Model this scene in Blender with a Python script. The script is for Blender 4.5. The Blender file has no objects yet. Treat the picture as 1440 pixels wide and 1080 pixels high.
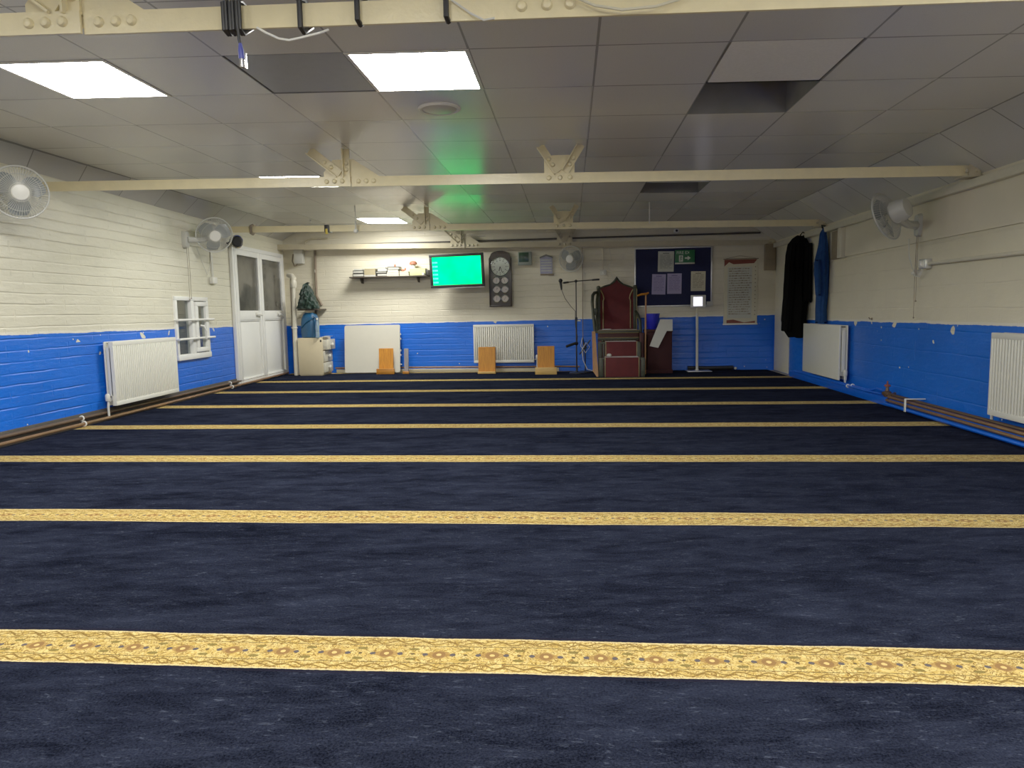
import bpy, bmesh, math, random
from mathutils import Vector as V, Matrix
random.seed(7)
PI = math.pi
COL = bpy.context.scene.collection
SC = bpy.context.scene

# ---------------------------------------------------------------- room measures (metres)
CAMZ = 1.05
YR = -3.0                                   # rear wall, behind the camera
def left_x(y): return -4.75 - .0424 * (y - 5.5)      # the left wall flares a little
RX = 3.36                                   # right wall
def back_y(x): return 12.08 - .03 * x                # back wall, a touch out of square
T = .6908; GX, GY = .1574, 3.9333           # ceiling tile and grid origin
def gx(c): return GX + T * c
def gy(r): return GY + T * r
def ceil_z(x): return 2.445 - .0202 * x     # the suspended ceiling hangs slightly lower on the right
def ML(u, d, z): return V((left_x(u) + d, u, z))     # u along the wall, d out from it
def MR(u, d, z): return V((RX - d, u, z))
def MB(u, d, z): return V((u, back_y(u) - d, z))
def MW(x, y, z): return V((x, y, z))

# ---------------------------------------------------------------- materials
class Sh:
    def __init__(s, name):
        s.m = bpy.data.materials.new(name); s.m.use_nodes = True
        s.nt = s.m.node_tree; s.nt.nodes.clear()
        s.out = s.n('ShaderNodeOutputMaterial'); s.pos = None
    def n(s, t, **k):
        q = s.nt.nodes.new(t)
        for a, b in k.items(): setattr(q, a, b)
        return q
    def put(s, sock, v):
        if isinstance(v, bpy.types.NodeSocket): s.nt.links.new(v, sock)
        elif v is not None:
            if sock.type == 'RGBA' and len(v) == 3: v = (*v, 1)
            sock.default_value = v
    def f(s, op, a, b=None, c=None, clamp=False):
        q = s.n('ShaderNodeMath', operation=op); q.use_clamp = clamp
        for i, v in enumerate((a, b, c)):
            if v is not None: s.put(q.inputs[i], v)
        return q.outputs[0]
    def xyz(s, sock=None):
        if sock is None:
            sock = s.position()
        q = s.n('ShaderNodeSeparateXYZ'); s.put(q.inputs[0], sock); return q.outputs
    def position(s):
        if s.pos is None: s.pos = s.n('ShaderNodeNewGeometry').outputs['Position']
        return s.pos
    def local(s): return s.n('ShaderNodeTexCoord').outputs['Object']
    def vec(s, x, y, z=0.):
        q = s.n('ShaderNodeCombineXYZ')
        for i, v in enumerate((x, y, z)): s.put(q.inputs[i], v)
        return q.outputs[0]
    def noise(s, vec, scale, detail=3., rough=.55, dist=0., col=False):
        q = s.n('ShaderNodeTexNoise'); s.put(q.inputs['Vector'], vec)
        q.inputs['Scale'].default_value = scale; q.inputs['Detail'].default_value = detail
        q.inputs['Roughness'].default_value = rough; q.inputs['Distortion'].default_value = dist
        return q.outputs['Color' if col else 'Fac']
    def mix(s, fac, a, b):
        q = s.n('ShaderNodeMix', data_type='RGBA'); s.put(q.inputs[0], fac)
        s.put(q.inputs[6], a); s.put(q.inputs[7], b); return q.outputs[2]
    def step(s, v, lo, hi):
        q = s.n('ShaderNodeMapRange'); q.clamp = True
        s.put(q.inputs[0], v); q.inputs[1].default_value = lo; q.inputs[2].default_value = hi
        return q.outputs[0]
    def ramp(s, v, lo, hi, a, b):
        q = s.n('ShaderNodeMapRange'); q.clamp = True
        s.put(q.inputs[0], v); q.inputs[1].default_value = lo; q.inputs[2].default_value = hi
        q.inputs[3].default_value = a; q.inputs[4].default_value = b
        return q.outputs[0]
    def bump(s, h, strength=.4, dist=.01, prev=None):
        q = s.n('ShaderNodeBump'); s.put(q.inputs['Height'], h)
        q.inputs['Strength'].default_value = strength; q.inputs['Distance'].default_value = dist
        if prev: s.put(q.inputs['Normal'], prev)
        return q.outputs[0]
    def pbr(s, col, rough=.5, metal=0., normal=None, **k):
        q = s.n('ShaderNodeBsdfPrincipled'); s.put(q.inputs['Base Color'], col)
        s.put(q.inputs['Roughness'], rough); s.put(q.inputs['Metallic'], metal)
        if normal is not None: s.put(q.inputs['Normal'], normal)
        for a, b in k.items(): s.put(q.inputs[a.replace('_', ' ')], b)
        s.nt.links.new(q.outputs[0], s.out.inputs[0]); return s.m

def plain(name, col, rough=.5, metal=0., var=.12, scale=14., bump=0., **k):
    s = Sh(name); p = s.local()
    n = s.noise(p, scale, 3)
    c = s.mix(n, tuple(v * (1 - var) for v in col), tuple(min(1, v * (1 + var)) for v in col))
    nm = s.bump(s.noise(p, scale * 6, 2), bump, .004) if bump else None
    return s.pbr(c, rough, metal, nm, **k)

def glow(name, col, strength):
    s = Sh(name); q = s.n('ShaderNodeEmission'); s.put(q.inputs[0], col); q.inputs[1].default_value = strength
    s.nt.links.new(q.outputs[0], s.out.inputs[0]); return s.m

CREAM = (.72, .685, .53); BLUE = (.002, .125, .74)
def wall_mat(name, axis, a, b, cream=CREAM, blue=BLUE, bw=.26, bh=.098, bumps=.6):
    """painted brick: cream over a blue dado whose edge sits at z = a + b * along"""
    s = Sh(name); x, y, z = s.xyz(); h = y if axis == 'y' else x
    hz = s.vec(h, z)
    row = s.f('DIVIDE', s.f('ADD', z, s.f('MULTIPLY', s.f('SUBTRACT', s.noise(s.vec(s.f('MULTIPLY', h, .8), z), 2.2, 3), .5), .032)), bh)
    sd = s.f('MULTIPLY', s.f('SUBTRACT', s.f('FRACT', s.f('ADD', row, .5)), .5), bh)
    rid = s.f('FLOOR', s.f('ADD', row, .5))
    st = s.step(s.noise(s.vec(s.f('MULTIPLY', h, 1.5), s.f('MULTIPLY', rid, 3.7)), 1., 4, .6), .42, .68)
    groove = s.f('MULTIPLY', s.step(s.f('ABSOLUTE', sd), .010, .001), s.f('ADD', .12, s.f('MULTIPLY', st, .9)))
    hb = s.f('DIVIDE', s.f('ADD', h, s.f('MULTIPLY', s.f('MODULO', rid, 2.), bw / 2)), bw)
    vd = s.f('MULTIPLY', s.f('ABSOLUTE', s.f('SUBTRACT', s.f('FRACT', hb), .5)), bw)
    vg = s.f('MULTIPLY', s.step(vd, .012, .003), s.f('MULTIPLY', s.step(s.noise(hz, 4, 2), .5, .7), .45))
    groove = s.f('MAXIMUM', groove, vg)
    rough_n = s.noise(s.vec(s.f('MULTIPLY', h, .35), z), 22, 5, .65)
    hgt = s.f('SUBTRACT', s.f('MULTIPLY', rough_n, .55), groove)
    nm = s.bump(hgt, bumps, .022)
    edge = s.f('ADD', s.f('MULTIPLY', h, b), a)
    wob = s.f('MULTIPLY', s.f('SUBTRACT', s.noise(hz, 2.2, 4, .7), .5), .045)
    dz = s.f('SUBTRACT', s.f('ADD', z, wob), edge)
    isblue = s.f('LESS_THAN', dz, 0)
    chip = s.f('MULTIPLY', s.f('GREATER_THAN', s.noise(hz, 6.5, 2, .4), .665), s.f('GREATER_THAN', dz, -.09))
    spots = s.f('GREATER_THAN', s.noise(hz, 11, 1, .4), .775)
    isblue = s.f('MULTIPLY', isblue, s.f('SUBTRACT', 1, s.f('MAXIMUM', chip, spots)))
    dirt = s.noise(hz, 1.1, 5, .65)
    cr = s.mix(s.step(dirt, .3, .75), tuple(c * .86 for c in cream), cream)
    cr = s.mix(s.f('MULTIPLY', s.step(rough_n, .62, .8), .35), cr, (.8, .78, .68))
    cr = s.mix(s.f('MULTIPLY', groove, .09), cr, tuple(c * .6 for c in cream))
    bl = s.mix(s.step(dirt, .3, .75), tuple(c * .8 for c in blue), blue)
    bl = s.mix(s.f('MULTIPLY', s.step(s.noise(s.vec(s.f('MULTIPLY', h, .4), s.f('MULTIPLY', z, 3.)), 6, 4, .7), .66, .78), .4), bl, (.10, .30, .85))
    line = s.f('MULTIPLY', s.f('LESS_THAN', s.f('ABSOLUTE', s.f('SUBTRACT', dz, .012)), .012), .6)
    col = s.mix(line, s.mix(isblue, cr, bl), (.8, .78, .7))
    return s.pbr(col, s.ramp(rough_n, .3, .7, .30, .5), 0, nm)

def carpet_mat():
    s = Sh('carpet'); x, y, z = s.xyz(); p = s.position()
    wob = s.f('MULTIPLY', s.f('SUBTRACT', s.noise(s.vec(s.f('MULTIPLY', x, 1.), s.f('MULTIPLY', y, .3)), 1.6, 2), .5), .035)
    wob = s.f('ADD', wob, s.f('MULTIPLY', s.f('SUBTRACT', s.noise(p, 60, 2), .5), .006))
    yw = s.f('ADD', y, wob)
    k = s.f('FRACT', s.f('ADD', s.f('DIVIDE', s.f('SUBTRACT', yw, 2.045), 1.44), 20.5))
    d = s.f('MULTIPLY', s.f('SUBTRACT', k, .5), 1.44)
    ad = s.f('ABSOLUTE', d)
    instripe = s.f('LESS_THAN', ad, .107)
    # pattern of the woven border
    mx = s.f('MULTIPLY', s.f('SUBTRACT', s.f('FRACT', s.f('DIVIDE', x, .165)), .5), .165)
    amx = s.f('ABSOLUTE', mx)
    jit = s.f('MULTIPLY', s.f('SUBTRACT', s.noise(p, 70, 2), .5), .35)
    fine = s.noise(p, 46, 4, .7, 1.2)
    cream = s.mix(s.step(fine, .4, .62), (.46, .30, .062), (.62, .47, .17))
    scroll = s.f('LESS_THAN', s.f('ABSOLUTE', s.f('SUBTRACT', s.noise(p, 34, 2, .5, 2.4), .5)), .035)
    cream = s.mix(s.f('MULTIPLY', scroll, .95), cream, (.17, .085, .014))
    def wave(off, ph, per, amp, w):
        sn = s.f('SINE', s.f('ADD', s.f('MULTIPLY', x, 2 * PI / per), ph))
        c = s.f('ADD', s.f('MULTIPLY', sn, amp), off)
        return s.f('LESS_THAN', s.f('ABSOLUTE', s.f('SUBTRACT', ad, c)), w)
    vine = s.f('MAXIMUM', wave(.072, 0., .083, .009, .0035), wave(.086, 1.4, .083, .008, .003))
    cream = s.mix(s.f('MULTIPLY', vine, .95), cream, (.15, .08, .012))
    med = s.f('ADD', s.f('ADD', s.f('DIVIDE', amx, .046), s.f('DIVIDE', ad, .030)), jit)
    c = s.mix(s.f('MULTIPLY', s.f('LESS_THAN', med, 1.), .8), cream, (.27, .14, .035))
    flower = s.f('ADD', s.f('SQRT', s.f('ADD', s.f('POWER', mx, 2.), s.f('POWER', d, 2.))), s.f('MULTIPLY', jit, .012))
    c = s.mix(s.f('LESS_THAN', flower, .021), c, (.20, .10, .03))
    c = s.mix(s.f('LESS_THAN', flower, .008), c, (.6, .40, .13))
    dot = s.f('SQRT', s.f('ADD', s.f('POWER', s.f('SUBTRACT', amx, .043), 2.), s.f('POWER', d, 2.)))
    c = s.mix(s.f('LESS_THAN', dot, .009), c, (.06, .05, .06))
    oval = s.f('SQRT', s.f('ADD', s.f('POWER', s.f('DIVIDE', s.f('SUBTRACT', amx, .0825), .017), 2.), s.f('POWER', s.f('DIVIDE', s.f('SUBTRACT', ad, .031), .008), 2.)))
    c = s.mix(s.f('MULTIPLY', s.f('LESS_THAN', oval, 1.), .85), c, (.11, .08, .015))
    dot2 = s.f('SQRT', s.f('ADD', s.f('POWER', s.f('SUBTRACT', amx, .0825), 2.), s.f('POWER', d, 2.)))
    c = s.mix(s.f('LESS_THAN', dot2, .006), c, (.08, .05, .02))
    ln = s.f('LESS_THAN', s.f('ABSOLUTE', s.f('SUBTRACT', ad, .053)), .0022)
    c = s.mix(s.f('MULTIPLY', ln, .85), c, (.07, .04, .01))
    edge = s.f('GREATER_THAN', ad, .1)
    c = s.mix(s.f('MULTIPLY', edge, .5), c, (.62, .52, .30))
    # navy pile
    sk = s.vec(s.f('ADD', s.f('MULTIPLY', x, .8), s.f('MULTIPLY', y, -.45)), s.f('MULTIPLY', y, 2.2))
    big = s.noise(sk, 1.3, 6, .68, .6)
    mid = s.noise(sk, 5.5, 6, .74, .5)
    grain = s.noise(p, 150, 3, .75)
    v = s.f('ADD', s.f('MULTIPLY', big, .45), s.f('ADD', s.f('MULTIPLY', mid, .55), s.f('MULTIPLY', s.f('SUBTRACT', grain, .5), .7)))
    navy = s.mix(s.step(v, .36, .72), (.0011, .0014, .0030), (.0165, .020, .036))
    fleck = s.f('MULTIPLY', s.step(s.noise(s.vec(s.f('MULTIPLY', x, .42), s.f('MULTIPLY', y, 1.4)), 70, 3, .7, .8), .58, .72), s.step(mid, .42, .6))
    navy = s.mix(s.f('MULTIPLY', fleck, .5), navy, (.08, .095, .14))
    seam = s.f('MULTIPLY', s.f('LESS_THAN', s.f('ABSOLUTE', s.f('SUBTRACT', ad, .115)), .009), .65)
    navy = s.mix(seam, navy, (.008, .007, .012))
    col = s.mix(instripe, navy, c)
    nm = s.bump(s.f('ADD', grain, s.f('MULTIPLY', mid, 1.2)), .7, .008)
    return s.pbr(col, .95, 0, nm, Sheen_Weight=s.f('ADD', s.f('MULTIPLY', instripe, .09), .019), Sheen_Roughness=.45, Sheen_Tint=s.mix(instripe, (.36, .42, .8), (1., .88, .55)), Specular_IOR_Level=.0)

def ceiling_mat(lo=(.66, .655, .61), hi=(.76, .755, .70)):
    s = Sh('ceiling tiles'); x, y, z = s.xyz(); p = s.position()
    u = s.f('DIVIDE', s.f('SUBTRACT', x, GX), T); v = s.f('DIVIDE', s.f('SUBTRACT', y, GY), T)
    cell = s.vec(s.f('FLOOR', u), s.f('FLOOR', v))
    wn = s.n('ShaderNodeTexWhiteNoise'); wn.noise_dimensions = '3D'; s.put(wn.inputs['Vector'], cell)
    r = wn.outputs['Value']
    fu = s.f('ABSOLUTE', s.f('SUBTRACT', s.f('FRACT', u), .5)); fv = s.f('ABSOLUTE', s.f('SUBTRACT', s.f('FRACT', v), .5))
    lw = s.f('MULTIPLY', s.f('ADD', s.noise(p, 3, 2), .35), .011)
    ln = s.f('MAXIMUM', s.f('GREATER_THAN', fu, s.f('SUBTRACT', .5, lw)), s.f('GREATER_THAN', fv, s.f('SUBTRACT', .5, lw)))
    tone = s.f('ADD', s.f('MULTIPLY', r, .5), s.f('MULTIPLY', s.noise(p, 1.5, 4), .5))
    c = s.mix(tone, lo, hi)
    c = s.mix(s.f('MULTIPLY', s.step(s.noise(p, 240, 1), .62, .7), .25), c, (.3, .29, .26))
    c = s.mix(s.f('MULTIPLY', ln, .7), c, (.13, .125, .11))
    # tiles do not hang perfectly level
    h = s.f('ADD', s.f('MULTIPLY', s.noise(p, 150, 2), .25), s.f('MULTIPLY', ln, -1.5))
    nm = s.bump(h, .12, .003)
    return s.pbr(c, s.ramp(r, 0, 1, .23, .30), 0, nm, Specular_IOR_Level=.6)

def wood_mat(name, c0, c1, rough=.4, sc=(30, 30, 2.5)):
    s = Sh(name); x, y, z = s.xyz(s.local())
    v = s.vec(s.f('MULTIPLY', x, sc[0]), s.f('MULTIPLY', y, sc[1]), s.f('MULTIPLY', z, sc[2]))
    n = s.noise(v, 1., 4, .6, 1.5)
    return s.pbr(s.mix(s.step(n, .3, .7), c0, c1), rough, 0, s.bump(n, .1, .002))

M = {}
M['wall_l'] = wall_mat('painted brick left', 'y', .961, -.0078, bumps=.5)
M['wall_b'] = wall_mat('painted brick back', 'x', .878, .006, (.76, .70, .53), bumps=.4)
M['wall_r'] = wall_mat('painted brick right', 'y', .888, -.0044, (.78, .715, .53), (.002, .125, .70), .45, .2, .3)
M['wall_rear'] = wall_mat('painted brick rear', 'x', .88, 0.)
M['carpet'] = carpet_mat()
M['ceiling'] = ceiling_mat()
M['concrete'] = plain('screed', (.3, .28, .25), .9)
M['tile_grey'] = plain('blue grey tile', (.30, .32, .35), .3, 0, .12)
M['tile_pale'] = plain('pale tile', (.88, .87, .80), .6, 0, .1, 60)
M['margin_shade'] = ceiling_mat((.45, .445, .42), (.50, .49, .46))  # tile colour darkened so the steep left slope looks less lit
M['void'] = plain('ceiling void', (.22, .215, .19), .8, 0, .4, 3)
M['steel'] = plain('cream painted steel', (.76, .66, .385), .32, 0, .12, 9, .35)
M['steel_dull'] = plain('dull cream painted steel', (.54, .475, .32), .4, 0, .16, 8, .25)
M['cream_paint'] = plain('cream gloss paint', (.66, .62, .48), .35, 0, .1)
M['plaster'] = plain('cream plaster band', (.70, .64, .48), .55, 0, .08, 3, .2)
M['brown_shade'] = plain('brown shadowed plaster', (.24, .19, .12), .7, 0, .3, 8)  # haunch shadow put into the colour of the small trim boxes
M['white'] = plain('white enamel', (.78, .77, .70), .3, 0, .04)
M['radiator'] = plain('radiator enamel', (.74, .73, .64), .32, 0, .04)
M['upvc'] = plain('white window plastic', (.80, .80, .76), .28, 0, .03)
M['plastic'] = plain('pale grey plastic', (.62, .61, .54), .4, 0, .06)
M['fan_plastic'] = plain('fan plastic', (.50, .50, .45), .35, 0, .06)
M['fan_blade'] = plain('fan blade', (.22, .245, .25), .3, 0, .06)
M['black'] = plain('black plastic', (.012, .012, .013), .45)
M['black_metal'] = plain('black metal', (.016, .016, .017), .35)
M['chrome'] = plain('chrome', (.7, .7, .7), .15, 1.)
M['alu'] = plain('aluminium', (.62, .62, .60), .35, .7)
M['copper'] = plain('dull copper pipe', (.27, .145, .07), .35, .5, .4, 5)
M['copper_dark'] = plain('dark copper pipe', (.11, .065, .038), .45, .4, .4, 5)
M['pipe_blue'] = plain('blue painted pipe', (.002, .10, .66), .35, 0, .15)
M['strip_black'] = plain('near black strip', (.05, .042, .034), .6, 0, .4)
M['pipe_cream'] = plain('cream pipe', (.64, .60, .48), .4, 0, .12)
M['brown_pipe'] = plain('brown pipe', (.20, .15, .10), .5, 0, .3)
M['wood_orange'] = wood_mat('orange varnished wood', (.44, .14, .005), (.68, .26, .012), .6)
M['wood_orange_h'] = wood_mat('orange varnished bar', (.34, .12, .010), (.56, .22, .02), .4, (2.5, 30, 30))
M['wood_brown'] = wood_mat('brown varnished wood', (.42, .14, .008), (.62, .25, .016), .6)
M['wood_pine'] = wood_mat('pale pine', (.58, .33, .08), (.72, .46, .13), .45, (2.5, 30, 30))
M['wood_grey'] = wood_mat('grey weathered wood', (.16, .16, .18), (.28, .26, .27), .6)
M['wood_dark'] = wood_mat('near black clock wood', (.018, .011, .008), (.045, .028, .02), .3)
M['wood_shelf'] = wood_mat('dark shelf wood', (.03, .022, .014), (.06, .045, .03), .5, (2.5, 30, 30))
M['wood_plank'] = wood_mat('bare orange plank', (.32, .15, .06), (.46, .24, .10), .6)
M['red'] = plain('red velvet', (.09, .006, .008), .85, 0, .3, 10, .3, Sheen_Weight=.3)
M['red_dark'] = plain('dark red panel', (.042, .006, .006), .7, 0, .3, 6)
M['green_frame'] = plain('dark green carved frame', (.035, .040, .022), .45, 0, .6, 22, .6)
M['gold_edge'] = plain('tarnished gold edging', (.24, .19, .08), .4, .3, .3, 20)
M['maroon'] = plain('maroon cloth', (.030, .004, .005), .85, 0, .3, 5, .2)
M['paper'] = plain('white paper', (.64, .64, .58), .7, 0, .04)
M['pages'] = plain('book pages', (.40, .39, .33), .8)
M['paper_purple'] = plain('lilac paper', (.36, .32, .52), .7, 0, .06)
M['paper_cream'] = plain('cream paper', (.62, .58, .42), .7, 0, .08)
M['paper_grey'] = plain('ageing paper', (.52, .53, .46), .7, 0, .08)
M['ink'] = plain('faded ink', (.16, .16, .15), .8)
M['ink_purple'] = plain('purple ink', (.17, .14, .30), .8)
M['ink_brown'] = plain('brown ink', (.22, .17, .11), .8)
M['felt'] = plain('navy felt', (.014, .017, .055), .95, 0, .2, 30, .2)
M['green_sign'] = plain('green sign', (.012, .14, .045), .4)
M['sign_white'] = plain('sign lettering', (.62, .70, .58), .5)
M['ribbon'] = plain('maroon ribbon print', (.20, .045, .03), .6)
M['coat'] = plain('black wool', (.004, .0038, .0036), .95, 0, .3, 20, .3, Specular_IOR_Level=.06)
M['denim'] = plain('blue denim', (.013, .045, .15), .85, 0, .35, 16, .3, Specular_IOR_Level=.15)
M['bag_blue'] = plain('blue bag', (.006, .07, .17), .45, 0, .35, 9, .4)
M['cloth_green'] = plain('dark green cloth', (.003, .020, .012), .6, 0, .8, 14, .5)
M['tub_blue'] = plain('ultramarine tub', (.022, .024, .50), .35)
M['cabinet'] = plain('beige cabinet board', (.64, .54, .34), .45, 0, .05)
M['drawer'] = plain('pale drawer front', (.58, .55, .44), .4, 0, .05)
M['table_top'] = plain('cream laminate', (.64, .61, .50), .4, 0, .03)
M['dial'] = plain('clock dial', (.66, .70, .62), .4, 0, .03)
M['dial_small'] = plain('small clock dial', (.72, .64, .60), .4, 0, .03)
M['lcd'] = plain('dark lcd', (.035, .075, .045), .2)
M['grey_case'] = plain('green grey case', (.24, .27, .23), .4)
M['plaque'] = plain('lilac plaque', (.30, .30, .42), .4, 0, .25, 12)
M['clear'] = plain('clear bottle plastic', (.45, .60, .66), .1, 0, .2, 12, 0., Transmission_Weight=.6)
M['xlr_blue'] = plain('blue sleeve', (.05, .06, .32), .4)
M['tape_yellow'] = plain('yellow tape', (.62, .45, .05), .5)
M['red_valve'] = plain('rusty red valve', (.22, .05, .03), .5)
M['terracotta'] = plain('terracotta', (.30, .10, .05), .6)
M['box_green'] = plain('pale green box', (.52, .53, .24), .6, 0, .15)
M['leather_tan'] = plain('tan leather', (.30, .25, .14), .5, 0, .2)
M['leather_black'] = plain('black leather', (.02, .018, .014), .5)
M['panel_light'] = glow('lit diffuser', (1., .985, .92, 1), 50.)
M['tv_screen'] = None
M['tablet_screen'] = glow('tablet screen', (.86, .84, 1., 1), 1.35)
def pane_mat(name, col):
    s = Sh(name); x, y, z = s.xyz()
    n = s.noise(s.vec(s.f('MULTIPLY', y, 1.2), z), 2.2, 3)
    return s.pbr(s.mix(s.step(n, .35, .65), tuple(c * .55 for c in col), col), .07, 0, None, Specular_IOR_Level=.5)
M['pane_door'] = pane_mat('dark door glass', (.115, .112, .095))
def glass_mat():
    s = Sh('window glass'); q = s.n('ShaderNodeBsdfGlossy'); q.inputs['Roughness'].default_value = .03
    t = s.n('ShaderNodeBsdfTransparent'); t.inputs[0].default_value = (.8, .82, .8, 1)
    m = s.n('ShaderNodeMixShader'); s.put(m.inputs[0], .07); s.put(m.inputs[1], t.outputs[0]); s.put(m.inputs[2], q.outputs[0])
    s.nt.links.new(m.outputs[0], s.out.inputs[0]); return s.m
M['glass'] = glass_mat()
def tv_mat():
    s = Sh('green screen picture'); x, y, z = s.xyz(s.local())
    n = s.noise(s.vec(x, z), 2.2, 2)
    c = s.mix(s.step(n, .35, .65), (.0, 1., .13), (.0, 1., .22))
    q = s.n('ShaderNodeEmission'); s.put(q.inputs[0], c); q.inputs[1].default_value = 2.7
    s.nt.links.new(q.outputs[0], s.out.inputs[0]); return s.m
M['tv_screen'] = tv_mat()
M['tv_text'] = glow('screen lettering', (.12, 1., .85, 1), 1.5)
M['tv_text_dim'] = glow('screen faint lettering', (.0, .72, .42, 1), 1.25)

# ---------------------------------------------------------------- mesh building
class B:
    def __init__(s): s.bm = bmesh.new()
    def _faces(s, vs, fs):
        v = [s.bm.verts.new(p) for p in vs]
        for f in fs:
            try: s.bm.faces.new([v[i] for i in f])
            except ValueError: pass
        return s
    def box(s, a, b, bev=0.):
        x0, y0, z0 = a; x1, y1, z1 = b
        vs = [(x0,y0,z0),(x1,y0,z0),(x1,y1,z0),(x0,y1,z0),(x0,y0,z1),(x1,y0,z1),(x1,y1,z1),(x0,y1,z1)]
        if bev:
            t = bmesh.new(); v = [t.verts.new(p) for p in vs]
            for f in [(0,3,2,1),(4,5,6,7),(0,1,5,4),(1,2,6,5),(2,3,7,6),(3,0,4,7)]: t.faces.new([v[i] for i in f])
            bmesh.ops.bevel(t, geom=t.edges[:], offset=bev, segments=2, affect='EDGES', profile=.5)
            return s.merge(t)
        return s._faces(vs, [(0,3,2,1),(4,5,6,7),(0,1,5,4),(1,2,6,5),(2,3,7,6),(3,0,4,7)])
    def merge(s, t):
        mp = {v: s.bm.verts.new(v.co) for v in t.verts}
        for f in t.faces: s.bm.faces.new([mp[v] for v in f.verts])
        t.free(); return s
    def bar(s, p0, p1, w, h, up=(0, 0, 1)):
        p0, p1, up = V(p0), V(p1), V(up); d = (p1 - p0).normalized()
        sd = d.cross(up)
        if sd.length < 1e-4: sd = d.cross(V((0, 1, 0)))
        sd = sd.normalized() * w / 2; u = sd.cross(d).normalized() * h / 2
        vs = [p + a * sd + b * u for p in (p0, p1) for a, b in ((-1,-1),(1,-1),(1,1),(-1,1))]
        return s._faces(vs, [(0,3,2,1),(4,5,6,7),(0,1,5,4),(1,2,6,5),(2,3,7,6),(3,0,4,7)])
    def rings(s, rs, cap=True, closed=False):
        rv = [[s.bm.verts.new(p) for p in r] for r in rs]; n = len(rv[0])
        m = len(rv)
        for i in range(m if closed else m - 1):
            a, b = rv[i], rv[(i + 1) % m]
            for j in range(n): s.bm.faces.new((a[j], a[(j+1) % n], b[(j+1) % n], b[j]))
        if cap and not closed:
            s.bm.faces.new(rv[0][::-1]); s.bm.faces.new(rv[-1])
        return s
    def tube(s, pts, r, n=8, closed=False):
        pts = [V(p) for p in pts]; rs = []; m = len(pts); ref = None
        for i, p in enumerate(pts):
            if closed: d = pts[(i+1) % m] - pts[i-1]
            else: d = pts[min(i+1, m-1)] - pts[max(i-1, 0)]
            d.normalize()
            if ref is None: ref = V((0, 0, 1)) if abs(d.z) < .9 else V((1, 0, 0))
            a = d.cross(ref); a.normalize(); b = a.cross(d); ref = b
            q = r[i] if isinstance(r, (list, tuple)) else r
            rs.append([p + q * (math.cos(2*PI*k/n) * a + math.sin(2*PI*k/n) * b) for k in range(n)])
        return s.rings(rs, True, closed)
    def lathe(s, prof, c=(0, 0, 0), ax=(0, 0, 1), n=24):
        """prof: (radius, distance along ax)"""
        c, ax = V(c), V(ax).normalized(); ref = V((0, 0, 1)) if abs(ax.z) < .9 else V((1, 0, 0))
        a = ax.cross(ref).normalized(); b = ax.cross(a)
        rs = [[c + ax * h + max(r, 1e-4) * (math.cos(2*PI*k/n) * a + math.sin(2*PI*k/n) * b) for k in range(n)] for r, h in prof]
        return s.rings(rs)
    def ring(s, c, ax, R, r, n=32, m=6):
        c, ax = V(c), V(ax).normalized(); ref = V((0, 0, 1)) if abs(ax.z) < .9 else V((1, 0, 0))
        a = ax.cross(ref).normalized(); b = ax.cross(a)
        return s.tube([c + R * (math.cos(2*PI*k/n) * a + math.sin(2*PI*k/n) * b) for k in range(n)], r, m, True)
    def prism(s, poly, y0, y1):
        """poly in (x, z), pulled from y0 to y1"""
        n = len(poly)
        vs = [(x, y0, z) for x, z in poly] + [(x, y1, z) for x, z in poly]
        return s._faces(vs, [tuple(range(n)), tuple(range(2*n-1, n-1, -1))] + [(i, (i+1) % n, n+(i+1) % n, n+i) for i in range(n)])
    def ball(s, c, r, sx=1, sy=1, sz=1, seg=16, rg=10):
        t = bmesh.new(); bmesh.ops.create_uvsphere(t, u_segments=seg, v_segments=rg, radius=r)
        for v in t.verts: v.co = V(c) + V((v.co.x*sx, v.co.y*sy, v.co.z*sz))
        return s.merge(t)
    def quad(s, a, b, c, d): return s._faces([a, b, c, d], [(0, 1, 2, 3)])

ORG = {}
def obj(name, b, mat, parent=None, mp=MW, jitter=0.):
    bm = b.bm
    for v in bm.verts: v.co = mp(*v.co)
    if jitter:
        rr = random.Random(len(bm.verts))
        for v in bm.verts: v.co += V((rr.uniform(-1, 1), rr.uniform(-1, 1), rr.uniform(-1, 1))) * jitter
    bmesh.ops.recalc_face_normals(bm, faces=bm.faces[:])
    for f in bm.faces: f.smooth = True
    for e in bm.edges:
        if len(e.link_faces) != 2 or e.calc_face_angle(0.) > .6: e.smooth = False
    if parent is not None: org = ORG[parent.name]
    else:
        xs = [v.co for v in bm.verts]
        org = V((sum(p.x for p in xs)/len(xs), sum(p.y for p in xs)/len(xs), min(p.z for p in xs)))
    for v in bm.verts: v.co -= org
    me = bpy.data.meshes.new(name); bm.to_mesh(me); bm.free()
    me.materials.append(M[mat] if isinstance(mat, str) else mat)
    o = bpy.data.objects.new(name, me); COL.objects.link(o)
    ORG[o.name] = org.copy()
    if parent is not None: o.parent = parent
    else: o.location = org
    return o
def tag(o, label, cat, group=None, kind=None):
    o['label'] = label; o['category'] = cat
    if group: o['group'] = group
    if kind: o['kind'] = kind
    return o
def thing(name, loc, label, cat, group=None):
    o = bpy.data.objects.new(name, None); COL.objects.link(o); o.location = loc; o.empty_display_size = .1
    ORG[o.name] = V(loc); return tag(o, label, cat, group)
def struct(name, b, mat, parent=None, mp=MW):
    o = obj(name, b, mat, parent, mp)
    if parent is None: o['kind'] = 'structure'
    return o
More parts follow.
